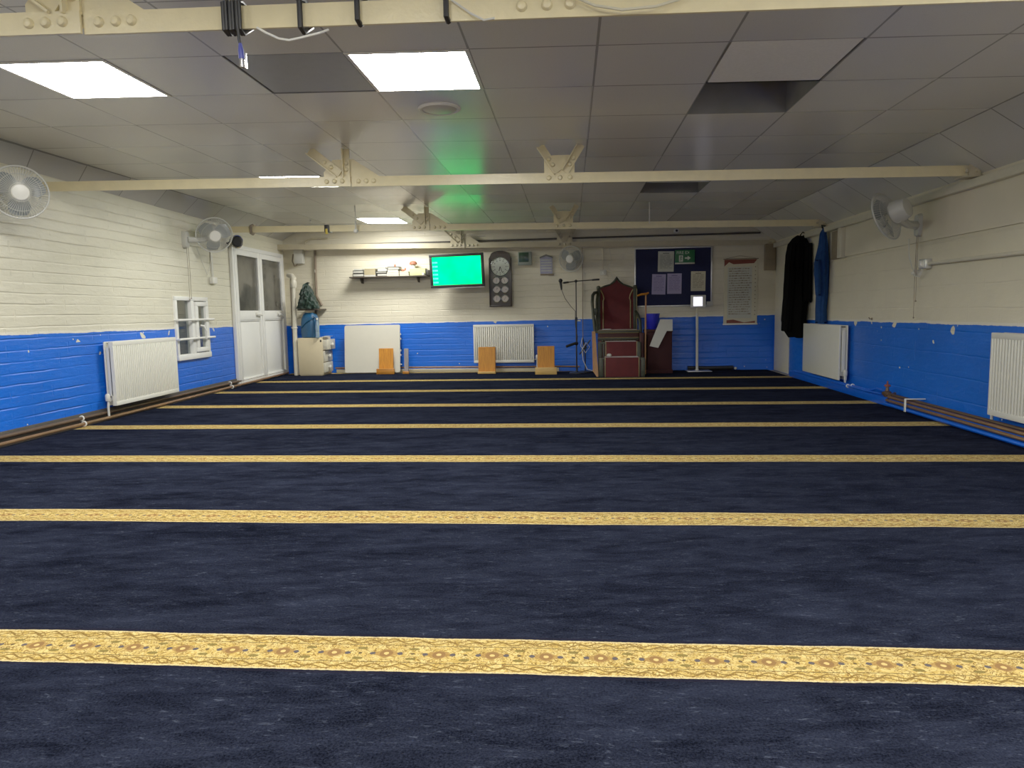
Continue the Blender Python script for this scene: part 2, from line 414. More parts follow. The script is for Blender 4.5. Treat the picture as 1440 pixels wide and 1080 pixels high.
def text(name, body, size, loc, mat, parent, rot=(PI/2, 0, 0)):
    cu = bpy.data.curves.new(name, 'FONT'); cu.body = body; cu.size = size; cu.align_x = 'CENTER'; cu.align_y = 'CENTER'; cu.extrude = .0006
    q = bpy.data.objects.new(name, cu); COL.objects.link(q); bpy.context.view_layer.update()
    me = bpy.data.meshes.new_from_object(q.evaluated_get(bpy.context.evaluated_depsgraph_get()))
    bpy.data.objects.remove(q); me.materials.clear(); me.materials.append(M[mat])
    o = bpy.data.objects.new(name, me); COL.objects.link(o)
    o.parent = parent; o.location = V(loc) - ORG[parent.name]; o.rotation_euler = rot; ORG[o.name] = V(loc); return o

# ================================================================= SHELL
FX0, FX1 = -5.3, 3.5
struct('floor', B().box((-5.4, YR, -.12), (3.5, 12.4, -.012)), 'concrete')
cb = B(); bmx = cb.bm
def floor_quad(z0, z1):
    lo = [(left_x(YR)+.05, YR+.02, z0), (3.25, YR+.02, z0), (3.25, back_y(3.3)-.02, z0), (left_x(12.1)+.05, back_y(-5)-.02, z0)]
    vs = lo + [(x, y, z1) for x, y, z in lo]
    return vs
cb._faces(floor_quad(-.011, 0.), [(0,3,2,1),(4,5,6,7),(0,1,5,4),(1,2,6,5),(2,3,7,6),(3,0,4,7)])
tag(obj('carpet', cb, 'carpet'), 'navy blue fitted prayer carpet with gold patterned row stripes', 'carpet')

# left wall with the hatch window cut out
WY0, WY1, WZ0, WZ1 = 8.39, 9.2, .55, 1.275
lw = B()
for a, b_, c, d in [(YR, WY0, -.1, 2.62), (WY1, 12.4, -.1, 2.62), (WY0, WY1, -.1, WZ0), (WY0, WY1, WZ1, 2.62)]:
    lw.box((a, -.14, c), (b_, -.002, d))
struct('wall_left', lw, 'wall_l', None, ML)
struct('wall_right', B().box((YR, -.14, -.1), (12.2, -.002, 2.6)), 'wall_r', None, MR)
struct('wall_back', B().box((-5.2, -.14, -.1), (3.5, -.002, 2.7)), 'wall_b', None, MB)
struct('wall_rear', B().box((-5.3, YR-.14, -.1), (3.5, YR, 2.7)), 'wall_rear')

# ceiling: flat grid of tiles with openings, sloping margins along both side walls
cells_light = {(-5, 0): 1, (-2, 0): 1, (-5, 5): 1, (-5, 10): 1, (-5, -5): 1, (-2, -5): 1, (1, -6): 1, (2, -7): 1, (3, -9): 1, (3, -5): 1}  # cells behind the camera hold added fill panels
cells_void = {(1, 1), (1, 6)}
cells_other = {(-3, 0): 'tile_grey', (1, 0): 'tile_pale'}
ce = B(); mg = B()
for r in range(-11, 12):
    y0, y1 = max(gy(r), YR), min(gy(r + 1), 12.2)
    if y1 <= y0: continue
    for c in range(-7, 4):
        if (c, r) in cells_light or (c, r) in cells_void or (c, r) in cells_other: continue
        x0, x1 = gx(c), gx(c + 1)
        ce.quad((x0, y0, ceil_z(x0)), (x0, y1, ceil_z(x0)), (x1, y1, ceil_z(x1)), (x1, y0, ceil_z(x1)))
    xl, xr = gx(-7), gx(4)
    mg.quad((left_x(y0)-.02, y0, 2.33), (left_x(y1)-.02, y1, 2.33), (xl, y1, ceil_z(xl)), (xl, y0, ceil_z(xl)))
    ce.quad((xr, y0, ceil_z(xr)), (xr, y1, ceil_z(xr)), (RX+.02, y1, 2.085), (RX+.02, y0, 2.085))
struct('ceiling', ce, 'ceiling'); struct('ceiling_margin', mg, 'margin_shade')
for (c, r), mt in cells_other.items():
    x0, x1, y0, y1 = gx(c), gx(c+1), gy(r), gy(r+1); g = .012
    lift = .003
    b = B(); b._faces([(x, y, ceil_z(x) + lift + dz) for dz in (0, .015) for x, y in ((x0+g,y0+g),(x1-g,y0+g),(x1-g,y1-g),(x0+g,y1-g))],
                      [(0,3,2,1),(4,5,6,7),(0,1,5,4),(1,2,6,5),(2,3,7,6),(3,0,4,7)])
    tag(obj('ceiling_tile', b, mt), {'tile_grey': 'dark blue-grey ceiling tile beside the square light panel', 'tile_pale': 'clean paler ceiling tile in front of the nearer open gap'}[mt], 'ceiling tile', None)
b = B()
for c, r in list(cells_void) + list(cells_other) :
    x0, x1, y0, y1 = gx(c), gx(c+1), gy(r), gy(r+1); zc = ceil_z(x0)
    h = .26
    P = [(x0,y0),(x1,y0),(x1,y1),(x0,y1)]
    for i in range(4):
        a, d = P[i], P[(i+1) % 4]
        b.quad((*a, ceil_z(a[0])), (*d, ceil_z(d[0])), (*d, zc+h), (*a, zc+h))
    b.quad(*[(*q, zc+h) for q in P])
struct('ceiling_void', b, 'void')

def light_panel(c, r, label):
    x0, x1, y0, y1 = gx(c), gx(c+1), gy(r), gy(r+1); t = thing('ceiling_light', ((x0+x1)/2, (y0+y1)/2, ceil_z((x0+x1)/2)-.004), label, 'ceiling light', 'square panel lights in the ceiling')
    f = B(); w = .022
    def Z(x, dz): return ceil_z(x) + dz
    for (a0, b0, a1, b1) in ((x0, y0, x1, y0+w), (x0, y1-w, x1, y1), (x0, y0+w, x0+w, y1-w), (x1-w, y0+w, x1, y1-w)):
        f._faces([(x, y, Z(x, dz)) for dz in (-.006, .02) for x, y in ((a0,b0),(a1,b0),(a1,b1),(a0,b1))], [(0,3,2,1),(4,5,6,7),(0,1,5,4),(1,2,6,5),(2,3,7,6),(3,0,4,7)])
    obj('frame', f, 'white', t)
    d = B(); d.quad(*[(x, y, Z(x, .0)) for x, y in ((x0+w,y0+w),(x0+w,y1-w),(x1-w,y1-w),(x1-w,y0+w))])
    obj('diffuser', d, 'panel_light', t)
light_panel(-5, 0, 'square lit ceiling panel in the corner above the left wall fan, nearest the left wall')
light_panel(-2, 0, 'square lit ceiling panel next to the round ceiling vent')
light_panel(-5, 5, 'lit ceiling panel half hidden behind the middle roof truss')
light_panel(-5, 10, 'farthest lit ceiling panel, near the hanging white ball')
light_panel(-5, -5, 'unseen fill panel added behind the camera, on the side of the fan wall')  # from here down: panels added out of view as fill light
light_panel(-2, -5, 'unseen fill panel added behind the camera, towards the middle')
light_panel(1, -6, 'unseen fill panel added behind the camera, towards the right wall')  # this and the rest added to brighten the right wall
light_panel(3, -5, 'unseen fill panel added just behind the camera, beside the right wall')
light_panel(3, -9, 'unseen fill panel added behind the camera, in the rear right corner')
light_panel(2, -7, 'unseen fill panel added behind the camera, nearest the right wall')

# right wall: smooth lintel band, rail, plinth, pale strip near the corner
struct('trim_1', B().box((YR, 0, 1.63), (9.05, .018, 2.0)), 'plaster', None, MR)
tr = B(); tr.box((YR, .0, 1.985), (11.95, .075, 2.055), .008); struct('trim_2', tr, 'cream_paint', None, MR)
struct('trim_3', B().box((YR, 0, -.01), (10.75, .115, .085), .006), 'pipe_blue', None, MR)
struct('trim_4', B().box((11.15, 0, 0), (11.9, .02, 1.99), .003), 'cream_paint', None, MR)
b = B(); b.box((9.0, .0, 1.62), (9.12, .07, 1.985), .006); struct('trim_5', b, 'cream_paint', None, MR)
b = B(); b.box((9.14, .0, 1.62), (9.42, .03, 1.97), .004); struct('trim_6', b, 'brown_shade', None, MR)
b = B(); b.box((3.17, 0, 1.63), (3.33, .12, 2.05), .008); struct('trim_7', b, 'brown_shade', None, MB)
struct('baseboard_back', B().box((-4.15, 0, 0), (-.2, .02, .06), .004), 'paper_cream', None, MB)
b = B(); b.box((-4.4, .0, 2.225), (3.1, .05, 2.25)); struct('shadow_strip', b, 'strip_black', None, MB)  # dark strip put in for the shadow gap above the far truss
# the room seen through the hatch window
wb = B(); wb.box((-6.5, 7.2, -.1), (-6.4, 11.5, 2.5)); wb.box((-6.4, 11.4, -.1), (-5.2, 11.5, 2.5)); wb.box((-6.4, 7.2, -.1), (-5.0, 7.3, 2.5)); wb.box((-6.4, 7.3, 2.4), (-5.05, 11.4, 2.5)); wb.box((-6.4, 7.3, -.1), (-5.05, 11.4, 0))
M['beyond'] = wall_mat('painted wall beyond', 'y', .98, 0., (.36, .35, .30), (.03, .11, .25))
struct('wall_beyond', wb, 'beyond')

# ================================================================= ROOF TRUSSES
def rivet(b, x, y, z, r=.021):
    b.lathe([(r, 0), (r*.97, -.006), (r*.7, -.014), (.002, -.018)], (x, y, z), (0, 1, 0), 14)
def truss(Y, z0, label, xg=-1.917, xg2=-.075, mat='steel', top=None):
    zb = lambda x: z0 - .0155 * x
    h = .085
    xl, xr = left_x(Y) + .004, RX - .006
    t = thing('roof_truss', (xg, Y, zb(xg)), label, 'roof truss', 'riveted roof trusses')
    ct = (lambda x: ceil_z(x) - .004) if top is None else (lambda x: top)
    def chord(x0, x1, y0):
        b = B()
        for (ya, yb, za, zc) in ((y0-.006, y0+.006, 0., h), (y0+.006, y0+.07, h-.012, h)):
            b._faces([(x, y, zb(x)+z) for z in (za, zc) for x, y in ((x0,ya),(x1,ya),(x1,yb),(x0,yb))], [(0,3,2,1),(4,5,6,7),(0,1,5,4),(1,2,6,5),(2,3,7,6),(3,0,4,7)])
        return b
    # left chord stands proud and ends at the splice
    b = chord(xl, xg + .012, Y - .016)
    for dx in (-.2, -.13, -.06): rivet(b, xg+dx, Y-.022, zb(xg)+.045)
    obj('bottom_chord', b, mat, t)
    b = chord(xg + .016, xr, Y)
    for dx in (.08, .15, .215): rivet(b, xg+dx, Y-.006, zb(xg)+.043)
    for dx in (-.095, 0, .085): rivet(b, xg2+dx, Y-.006, zb(xg2)+.045)
    obj('bottom_chord', b, mat, t)
    gz = zb(xg)
    b = B(); b.prism([(xg+p, gz+q) for p, q in ((-.233, .03), (.263, .03), (.263, .085), (.035, .235), (-.15, .235), (-.233, .13))], Y+.008, Y+.018)
    obj('gusset_plate', b, mat, t)
    def bar(x0, zb_, x1, zt, w, hz=None):
        b = B(); p0, p1 = V((x0, Y-.002, zb_)), V((x1, Y-.002, zt)); b.bar(p0, p1, .012, w, (0, 1, 0) if False else (p1-p0).cross(V((0, 1, 0))))
        d = (p1-p0).normalized(); nrm = d.cross(V((0, 1, 0)))
        b.bar(p0 + nrm*(w/2) + V((0, -.02, 0)), p1 + nrm*(w/2) + V((0, -.02, 0)), .035, .01, nrm)
        for f in (.28, .5) if hz is None else hz:
            q = p0 + (p1-p0)*f; rivet(b, q.x, q.y-.006, q.z, .019)
        return b
    tz = ct(xg)
    s = (tz - gz) / .339
    obj('diagonal_bar', bar(xg-.085, gz+.11, xg-.35, tz, .075), mat, t)
    obj('vertical_bar', bar(xg-.022, gz+.075, xg-.022, tz, .055), mat, t)
    gz = zb(xg2); tz = ct(xg2)
    b = B(); b.prism([(xg2+p, gz+q) for p, q in ((-.135, .03), (.125, .03), (.125, .2), (.08, .235), (-.07, .235), (-.135, .2))], Y+.008, Y+.018)
    obj('gusset_plate', b, mat, t)
    obj('diagonal_bar', bar(xg2-.02, gz+.09, xg2-.165, tz, .062), mat, t)
    obj('diagonal_bar', bar(xg2+.045, gz+.09, xg2+.185, tz, .062), mat, t)
    # seat where the chord lands on the right wall
    b = B(); z = zb(RX); b.box((RX-.16, Y-.05, z-.012), (RX-.004, Y+.09, z-.002)); b.box((RX-.11, Y-.03, z+.0), (RX-.02, Y-.02, z+.1))
    for dx in (-.13, -.05): rivet(b, RX+dx, Y-.03, z+.04, .016)
    obj('end_bracket', b, 'steel_dull', t)
    return t
truss(2.77, 2.135, 'cream riveted roof truss nearest the camera, wrapped with a black cable coil')
truss(6.2, 2.128, 'cream riveted roof truss in the middle of the room, meeting both wall fans side')
truss(9.7, 2.130, 'cream riveted roof truss with yellow tape and hanging white ball', mat='steel')
truss(11.98, 2.088, 'cream riveted roof truss flush against the far wall above the television', xg=-1.775, mat='steel_dull')

# ================================================================= LEFT WALL
def radiator(mp, u0, u1, z0, z1, label, near, ribs=True, dep=.14, gap=.035, deep=.028):
    """steel panel radiator; u along the wall, d away from it"""
    um = (u0+u1)/2
    t = thing('radiator', mp(um, .0, z0), label, 'radiator', 'white panel radiators')
    def panel(d0, d1):
        b = B()
        if not ribs: return b.box((u0, d0, z0), (u1, d1, z1), .006)
        df = d1 - deep; b.box((u0, d0 - .026, z0), (u1, df, z1), .003); m = .045
        for a in ((u0, df-.002, z0, u1, d1, z0+m), (u0, df-.002, z1-m, u1, d1, z1), (u0, df-.002, z0+m-.004, u0+.03, d1, z1-m+.004), (u1-.03, df-.002, z0+m-.004, u1, d1, z1-m+.004)): b.box(a[:3], a[3:], .004)
        n = int((u1-u0-.06) / .035); p = (u1-u0-.06)/n
        for i in range(n):
            u = u0 + .03 + p*(i+.5)
            b.box((u-p*.34, df-.002, z0+m-.004), (u+p*.34, d1-.001, z1-m+.004), .004)
        return b
    obj('front_panel', panel(dep-.022, dep), 'radiator', t, mp)
    bb = B(); bb.box((u0, gap, z0), (u1, gap+.018, z1), .005); obj('rear_panel', bb, 'radiator', t, mp)
    f = B(); n = int((u1-u0)/.03)
    for i in range(n):
        u = u0+.03 + (u1-u0-.06)*i/(n-1); f.box((u-.002, gap+.018, z0+.05), (u+.002, dep-.022, z1-.03))
    obj('convector_fins', f, 'plastic', t, mp)
    g = B()
    for d in (gap+.02, gap+.04, gap+.06, gap+.08): 
        if d < dep-.02: g.box((u0+.02, d, z1-.014), (u1-.02, d+.008, z1-.004))
    obj('top_grille', g, 'radiator', t, mp)
    s = B(); s.box((u0 if near == 0 else u1-.006, gap+.026, z0+.1), (u0+.006 if near == 0 else u1, dep-.034, z1-.06), .002)
    obj('side_cover', s, 'radiator', t, mp)
    un = u0+.0 if near == 0 else u1
    sg = -1 if near == 0 else 1
    v = B(); v.tube([mpz for mpz in [(un+sg*.005, .075, z0+.05), (un+sg*.045, .075, z0+.05), (un+sg*.05, .075, z0+.0), (un+sg*.05, .075, max(.02, z0-.1))]], .011)
    v.lathe([(.02, 0), (.024, .015), (.024, .06), (.015, .075)], (un+sg*.05, .075, z0+.055), (0, 0, 1), 12)
    obj('valve', v, 'plastic', t, mp)
    for u in (u0+.15, u1-.15): obj('bracket', B().box((u-.015, 0, z0+.08), (u+.015, gap+.003, z1-.1)), 'plastic', t, mp)
    return t
radiator(ML, 6.85, 8.11, .145, .805, 'white double panel radiator below the small hatch window', 0, dep=.14, deep=.010)
radiator(MR, 8.77, 10.09, .14, .80, 'smooth-fronted white radiator beneath the hanging blue jacket', 0, ribs=False)
radiator(MR, 4.35, 5.70, .18, .815, 'ribbed white radiator above the copper pipes, nearest the camera', 1)
radiator(MB, -1.66, -.62, .16, .815, 'ribbed white radiator on the far wall behind two wooden stands', 1, dep=.10)

# hatch window
def window():
    w = bpy.data.objects.new('window_1', None); COL.objects.link(w); w.location = ML(8.8, 0, .55); ORG[w.name] = V(w.location); w['kind'] = 'structure'
    b = B(); t = .05
    y0, y1, z0, z1 = 8.36, 9.23, .50, 1.30
    for a in ((y0, -.06, z0, y1, .035, z0+.07), (y0, -.06, z1-t, y1, .025, z1), (y0, -.06, z0+.07, y0+t, .025, z1-t), (y1-t, -.06, z0+.07, y1, .025, z1-t), (8.765, -.06, z0+.07, 8.835, .025, z1-t)):
        b.box(a[:3], a[3:], .004)
    obj('window_frame', b, 'upvc', w, ML)
    b = B(); y0, y1, z0, z1 = 8.85, 9.17, .585, 1.235; t = .055
    for a in ((y0, -.02, z0, y1, .045, z0+t), (y0, -.02, z1-t, y1, .045, z1), (y0, -.02, z0+t, y0+t, .045, z1-t), (y1-t, -.02, z0+t, y1, .045, z1-t)):
        b.box(a[:3], a[3:], .004)
    sash = obj('window_sash', b, 'upvc', w, ML)
    b = B(); b.tube([(8.93, .05, .93), (8.95, .085, .92), (9.0, .095, .85), (9.01, .085, .75)], .012); obj('sash_stay', b, 'upvc', sash, ML)
    for u0, u1, d in ((8.41, 8.765, -.03), (8.9, 9.12, .01)):
        b = B(); b.box((u0, d-.003, .57), (u1, d+.003, 1.25)); obj('window_pane', b, 'glass', w, ML)
    for z in (.765, 1.005):
        b = B(); b.tube([(8.34, .06, z), (9.3, .06, z)], .014)
        for u in (8.36, 9.28): b.tube([(u, .0, z), (u, .06, z)], .012)
        obj('guard_bar', b, 'upvc', w, ML)
window()

# double door
def door():
    D = bpy.data.objects.new('door_1', None); COL.objects.link(D); D.location = ML(11.15, 0, 0); ORG[D.name] = V(D.location); D['kind'] = 'structure'
    Y0, Y1, ym = 10.02, 12.08, 11.02; ZT = 2.09
    b = B(); t = .06
    for a in ((Y0, 0, 0, Y0+t, .05, ZT), (Y1-t, 0, 0, Y1, .05, ZT), (Y0+t, 0, ZT-t, Y1-t, .05, ZT), (Y0+t, 0, 0, Y1-t, .04, .03)): b.box(a[:3], a[3:], .004)
    obj('door_frame', b, 'upvc', D, ML)
    for k, (u0, u1) in enumerate(((Y0+t+.004, ym-.004), (ym+.004, Y1-t-.004))):
        b = B(); s = .085
        for a in ((u0, .0, .035, u0+s, .055, ZT-t-.004), (u1-s, 0, .035, u1, .055, ZT-t-.004), (u0+s, 0, ZT-t-s, u1-s, .055, ZT-t-.004), (u0+s, 0, .98, u1-s, .055, 1.12), (u0+s, 0, .035, u1-s, .055, .1)): b.box(a[:3], a[3:], .004)
        lf = obj('door_leaf', b, 'upvc', D, ML)
        b = B(); b.box((u0+s, .0, .1), (u1-s, .03, .955), .004); b.box((u0+s, .0, .962), (u1-s, .045, .98)); obj('lower_panel', b, 'upvc', lf, ML)
        b = B(); b.box((u0+s, .01, 1.12), (u1-s, .025, ZT-t-s)); obj('glass_pane', b, 'pane_door', lf, ML)
        b = B(); uh = u1-.25 if k == 0 else u1-.35; b.tube([(uh, .055, 1.06), (uh, .085, 1.06), (uh+.02, .095, 1.06), (uh+.16, .09, 1.045)], .012); b.box((uh-.03, .05, 1.03), (uh+.03, .062, 1.09), .004); obj('door_handle', b, 'plastic', lf, ML)
door()

# ---- fans
def fan(c, face, mount, mount_n, R, label, cord=None):
    """c hub centre, face direction of air, mount point on wall with normal mount_n"""
    c, f, mt, mn = V(c), V(face).normalized(), V(mount), V(mount_n).normalized()
    t = thing('wall_fan', mt, label, 'wall fan', 'pale wall fans')
    ref = V((0, 0, 1)); a = f.cross(ref).normalized(); u = a.cross(f).normalized()
    def P(r, th, h): return c + r*(math.cos(th)*a + math.sin(th)*u) + f*h
    g = B(); g.ring(c, f, R, .008, 48, 8)
    g.ring(c + f*.035, f, R*.72, .0025, 40, 5); g.ring(c - f*.035, f, R*.72, .0025, 40, 5); g.ring(c+f*.048, f, R*.36, .003, 30, 5)
    n = 60
    for k in range(n):
        th = 2*PI*k/n
        g.tube([P(R*.27, th, .052), P(R*.6, th+.05, .046), P(R*.9, th+.08, .026), P(R, th+.08, 0)], .0021, 4)
        g.tube([P(R*.27, th, -.06), P(R*.75, th, -.045), P(R, th, 0)], .0021, 4)
    obj('guard', g, 'fan_plastic', t)
    h = B(); h.lathe([(R*.31, .046), (R*.32, .055), (R*.28, .064), (R*.1, .068), (.002, .069)], c, f, 28); obj('badge', h, 'white', t)
    for k in range(3):
        b = B(); th0 = 2*PI*k/3 + .5; rows = []
        for i in range(8):
            rr = R*(.16 + .74*i/7); w = .55 + .55*math.sin(PI*min(1, (i+1)/8.)) ; tw = .022
            rows.append([P(rr, th0 + w*(j/5-.5)*(1.25 - .25*i/7)*2*.62 + .10*i/7, (j/5-.5)*tw*2) for j in range(6)])
        for i in range(7):
            for j in range(5): b.quad(rows[i][j], rows[i][j+1], rows[i+1][j+1], rows[i+1][j])
        bmesh.ops.remove_doubles(b.bm, verts=b.bm.verts[:], dist=1e-5)
        obj('blade', b, 'fan_blade', t)
    m = B(); m.lathe([(.02, -.05), (R*.38, -.055), (R*.46, -.075), (R*.46, -.15), (R*.38, -.20), (R*.16, -.215), (.002, -.216)], c, f, 24); obj('motor_housing', m, 'fan_plastic', t)
    arm = B(); e = c - f*.12 - V((0, 0, R*.32)); w = mt + mn*.05
    arm.tube([c - f*.12, e, (e+w)/2 - V((0, 0, .02)), w], [.05, .045, .036, .04], 10); obj('arm', arm, 'fan_plastic', t)
    sd = mn.cross(ref).normalized(); pl = B()
    pl.rings([[mt + mn*d + s_*(sd*math.copysign(abs(math.cos(q))**.5, math.cos(q))*.05) + s_*V((0,0,1))*math.copysign(abs(math.sin(q))**.5, math.sin(q))*.11 for q in [2*PI*k/20+.01 for k in range(20)]] for d, s_ in ((.002, 1.), (.03, 1.), (.055, .9), (.06, .7))])
    obj('wall_plate', pl, 'fan_plastic', t)
    if cord:
        for dx, L in cord:
            p = mt + mn*.045 + sd*dx - V((0, 0, .10)); b = B(); b.tube([p, p - V((0, 0, L*.5)) + mn*.004, p - V((0, 0, L))], .0028, 5); b.ball(p - V((0, 0, L)), .008); obj('pull_cord', b, 'brown_pipe', t)
    return t
fan((-4.42, 5.47, 2.07), (.72, -.66, -.12), ML(5.62, 0, 2.06), (1, 0, 0), .205, 'white wall fan at the front of the left wall, cut by the frame edge')
fan((-4.58, 8.92, 2.09), (.60, -.70, -.36), ML(8.72, 0, 2.02), (1, 0, 0), .225, 'grey-white wall fan between the hatch window and the double doors', [(-.02, .64), (.02, .66)])
fan((2.93, 6.92, 1.855), (-.60, .72, -.30), MR(7.15, 0, 1.79), (-1, 0, 0), .225, 'pale wall fan on the right wall, seen from the side', [(-.03, .62), (.0, .78)])
fan((.023, 11.76, 1.875), (-.35, -.93, -.1), MB(.07, 0, 1.86), (0, -1, 0), .205, 'hazy grey wall fan on the far wall above the microphone stand')

# socket with trunking below the fan, dome speaker, pipes
t = thing('wall_socket', ML(9.5, 0, 1.49), 'grey wall socket with upright cable trunking under the left fan', 'socket')
b = B(); b.box((9.36, 0, 1.49), (9.50, .045, 1.58), .005); obj('back_box', b, 'plastic', t, ML)
b = B(); b.box((9.36, .045, 1.493), (9.49, .055, 1.577), .003); obj('face_plate', b, 'white', t, ML)
b = B(); b.box((9.42, 0, 1.58), (9.46, .02, 1.95), .003); obj('trunking', b, 'plastic', t, ML)
b = B(); b.tube([(9.0, .03, 1.95), (9.1, .03, 1.8), (9.25, .03, 1.6), (9.34, .03, 1.72), (9.4, .03, 1.85)], .005, 5); obj('fan_lead', b, 'plastic', t, ML)
t = thing('loudspeaker', ML(10.0, 0, 2.02), 'small black oval speaker with chrome rim by the door top', 'speaker')
cc = ML(9.96, .14, 2.11)
b = B(); b.lathe([(.06, .06), (.085, .04), (.09, 0), (.07, -.06), (.03, -.09)], cc, (.75, -.6, -.1), 24); obj('casing', b, 'black', t)
b = B(); b.ring(cc + V((.75, -.6, -.1)).normalized()*.04, (.75, -.6, -.1), .087, .011, 32, 8); obj('rim', b, 'chrome', t)
b = B(); b.bar(cc, ML(9.98, 0, 2.09), .03, .03); obj('bracket', b, 'black', t)

def pipe(name, pts, r, mat, label, mp, clips=(), up=.0, group=None, clipmat='white'):
    t = thing(name, mp(*pts[0]), label, 'pipe', group)
    b = B(); b.tube([mp(*p) for p in pts], r, 10); obj('tube', b, mat, t)
    for (u, d, z) in clips:
        b = B(); b.ring(mp(u, d, z), (mp(u+.1, d, z)-mp(u, d, z)), r+.006, .007, 14, 6); obj('clip', b, clipmat, t)
    return t
LB = [7.62, 8.35, 9.7]
pipe('heating_pipe', [(3.0, .075, .035), (6.4, .075, .03), (9.9, .075, .03), (12.0, .07, .03)], .016, 'copper', 'lower copper heating pipe at the foot of the left wall', ML, [(6.4, .075, .03), (9.7, .075, .03)], group=None)
pipe('heating_pipe', [(3.0, .04, .085), (6.4, .04, .08), (9.9, .04, .08), (12.0, .04, .07)], .016, 'copper_dark', 'upper dark heating pipe at the foot of the left wall', ML, [(6.42, .04, .08), (9.72, .04, .08)])
struct('baseboard_left', B().box((YR, 0, -.01), (10.0, .022, .12), .003), 'strip_black', None, ML)
b = B(); b.box((7.7, .0, .121), (8.0, .03, .165), .006)
tag(obj('pipe_cover', b, 'paper_cream', None, ML), 'small cream block tucked under the radiator by the hatch window', 'pipe cover')

# ================================================================= RIGHT WALL
for k, (d, z, mt, lb) in enumerate(((.10, .125, 'copper_dark', 'topmost of the copper pipes along the right wall'), (.135, .105, 'copper', 'second copper pipe from the top along the right wall'),
                                    (.15, .07, 'copper', 'third copper pipe from the top along the right wall'), (.165, .035, 'pipe_blue', 'bottom bluish pipe resting by the carpet on the right wall'))):
    pipe('heating_pipe', [(-2.95, d, z), (5.0, d, z), (7.38, d, z), (7.44, d-.01, z), (7.46, d-.05, z+.01)], .014, mt, lb, MR)
pipe('heating_pipe', [(7.5, .09, .14), (7.8, .09, .145), (7.95, .09, .11), (8.1, .09, .105), (9.6, .09, .105), (10.6, .09, .10)], .014, 'pipe_blue', 'upper blue-painted pipe with a dog-leg under the smooth radiator', MR, [(8.45, .09, .105)])
pipe('heating_pipe', [(7.6, .125, .115), (8.0, .125, .10), (10.6, .125, .10)], .010, 'pipe_blue', 'thin lower blue-painted pipe along the ledge of the right wall', MR, [(8.5, .125, .10)])
b = B(); b.box((6.935, .178, .02), (6.965, .186, .145), .002); b.box((6.935, .0, .138), (6.965, .18, .146), .002); tag(obj('pipe_clip', b, 'white', None, MR), 'white upright clip holding the copper pipes on the right wall', 'pipe clip')
t = thing('pipe_valve', MR(7.48, .1, .09), 'rusty red stop valve where the copper pipes end', 'valve')
b = B(); b.lathe([(.03, 0), (.04, .02), (.04, .05), (.02, .06), (.015, .1)], MR(7.48, .12, .10), (0, 0, 1), 14); b.tube([MR(7.42, .12, .125), MR(7.56, .12, .125)], .022); obj('body', b, 'copper_dark', t)
b = B(); b.lathe([(.012, 0), (.03, .006), (.03, .02), (.008, .03), (.008, .06), (.002, .062)], MR(7.48, .12, .20), (0, 0, 1), 12); obj('handwheel', b, 'red_valve', t)

t = thing('switch_box', MR(7.0, 0, 1.37), 'grey switch box with a level conduit on the right wall', 'switch')
b = B(); b.box((6.93, 0, 1.37), (7.06, .06, 1.46), .006); obj('box', b, 'alu', t, MR)
b = B(); b.box((6.945, .06, 1.383), (7.045, .068, 1.447), .003); b.box((6.985, .068, 1.4), (7.005, .08, 1.43), .003); obj('face_plate', b, 'white', t, MR)
b = B(); b.tube([MR(6.93, .03, 1.415), MR(5.0, .03, 1.405), MR(-2.95, .03, 1.40)], .016, 10); obj('conduit', b, 'cream_paint', t)
b = B(); b.tube([MR(7.0, .05, 1.37), MR(7.05, .05, 1.30), MR(7.12, .06, 1.31), MR(7.15, .05, 1.33)], .006, 6); obj('flex', b, 'plastic', t)
t = thing('plug', MR(7.17, 0, 1.31), 'small pale plug on the wall just below the switch box', 'plug')
b = B(); b.box((7.13, .0, 1.31), (7.21, .04, 1.37), .008); b.box((7.15, .04, 1.325), (7.19, .07, 1.355), .006); obj('body', b, 'plastic', t, MR)
b = B(); b.tube([MR(7.18, .05, 1.36), MR(7.3, .04, 1.5), MR(7.32, .04, 1.68)], .004, 5); obj('flex', b, 'plastic', t)
b = B(); b.tube([MR(8.2, 0, .885), MR(8.2, .03, .885), MR(8.2, .035, .905)], .006, 6); b.lathe([(.016, 0), (.016, .004)], MR(8.2, 0, .885), (-1, 0, 0), 10)
tag(obj('hook', b, 'brown_pipe'), 'tiny brown hook on the right wall at the paint line', 'hook')

# hanging garments
def garment(name, secs, mat, label, cat, seed):
    rr = random.Random(seed); n = 40; rs = []
    ph = [rr.uniform(0, 6.28) for _ in range(6)]
    for (z, cx, cy, hx, hy) in secs:
        ring = []
        for k in range(n):
            th = 2*PI*k/n
            w = 1 + .07*math.sin(5*th + ph[0] + z*1.5) + .06*math.sin(9*th + ph[1] - z*2) + .03*math.sin(14*th+ph[2])
            ring.append((cx + hx*w*math.cos(th), cy + hy*w*math.sin(th), z + .012*math.sin(3*th+ph[3])))
        rs.append(ring)
    b = B(); b.rings(rs); return b
t = thing('coat', (3.2, 10.4, .58), 'long black coat hanging from the rail beside the white strip', 'coat')
b = garment('coat', [(2.02, 3.25, 10.40, .05, .05), (1.98, 3.23, 10.40, .085, .09), (1.90, 3.215, 10.4, .125, .17), (1.75, 3.205, 10.4, .14, .2), (1.55, 3.20, 10.4, .145, .19), (1.30, 3.19, 10.4, .155, .19), (1.09, 3.19, 10.4, .165, .2), (.85, 3.18, 10.4, .16, .2), (.72, 3.20, 10.4, .15, .2), (.6, 3.235, 10.4, .105, .17)], 'coat', '', '', 3)
obj('coat_body', b, 'coat', t)
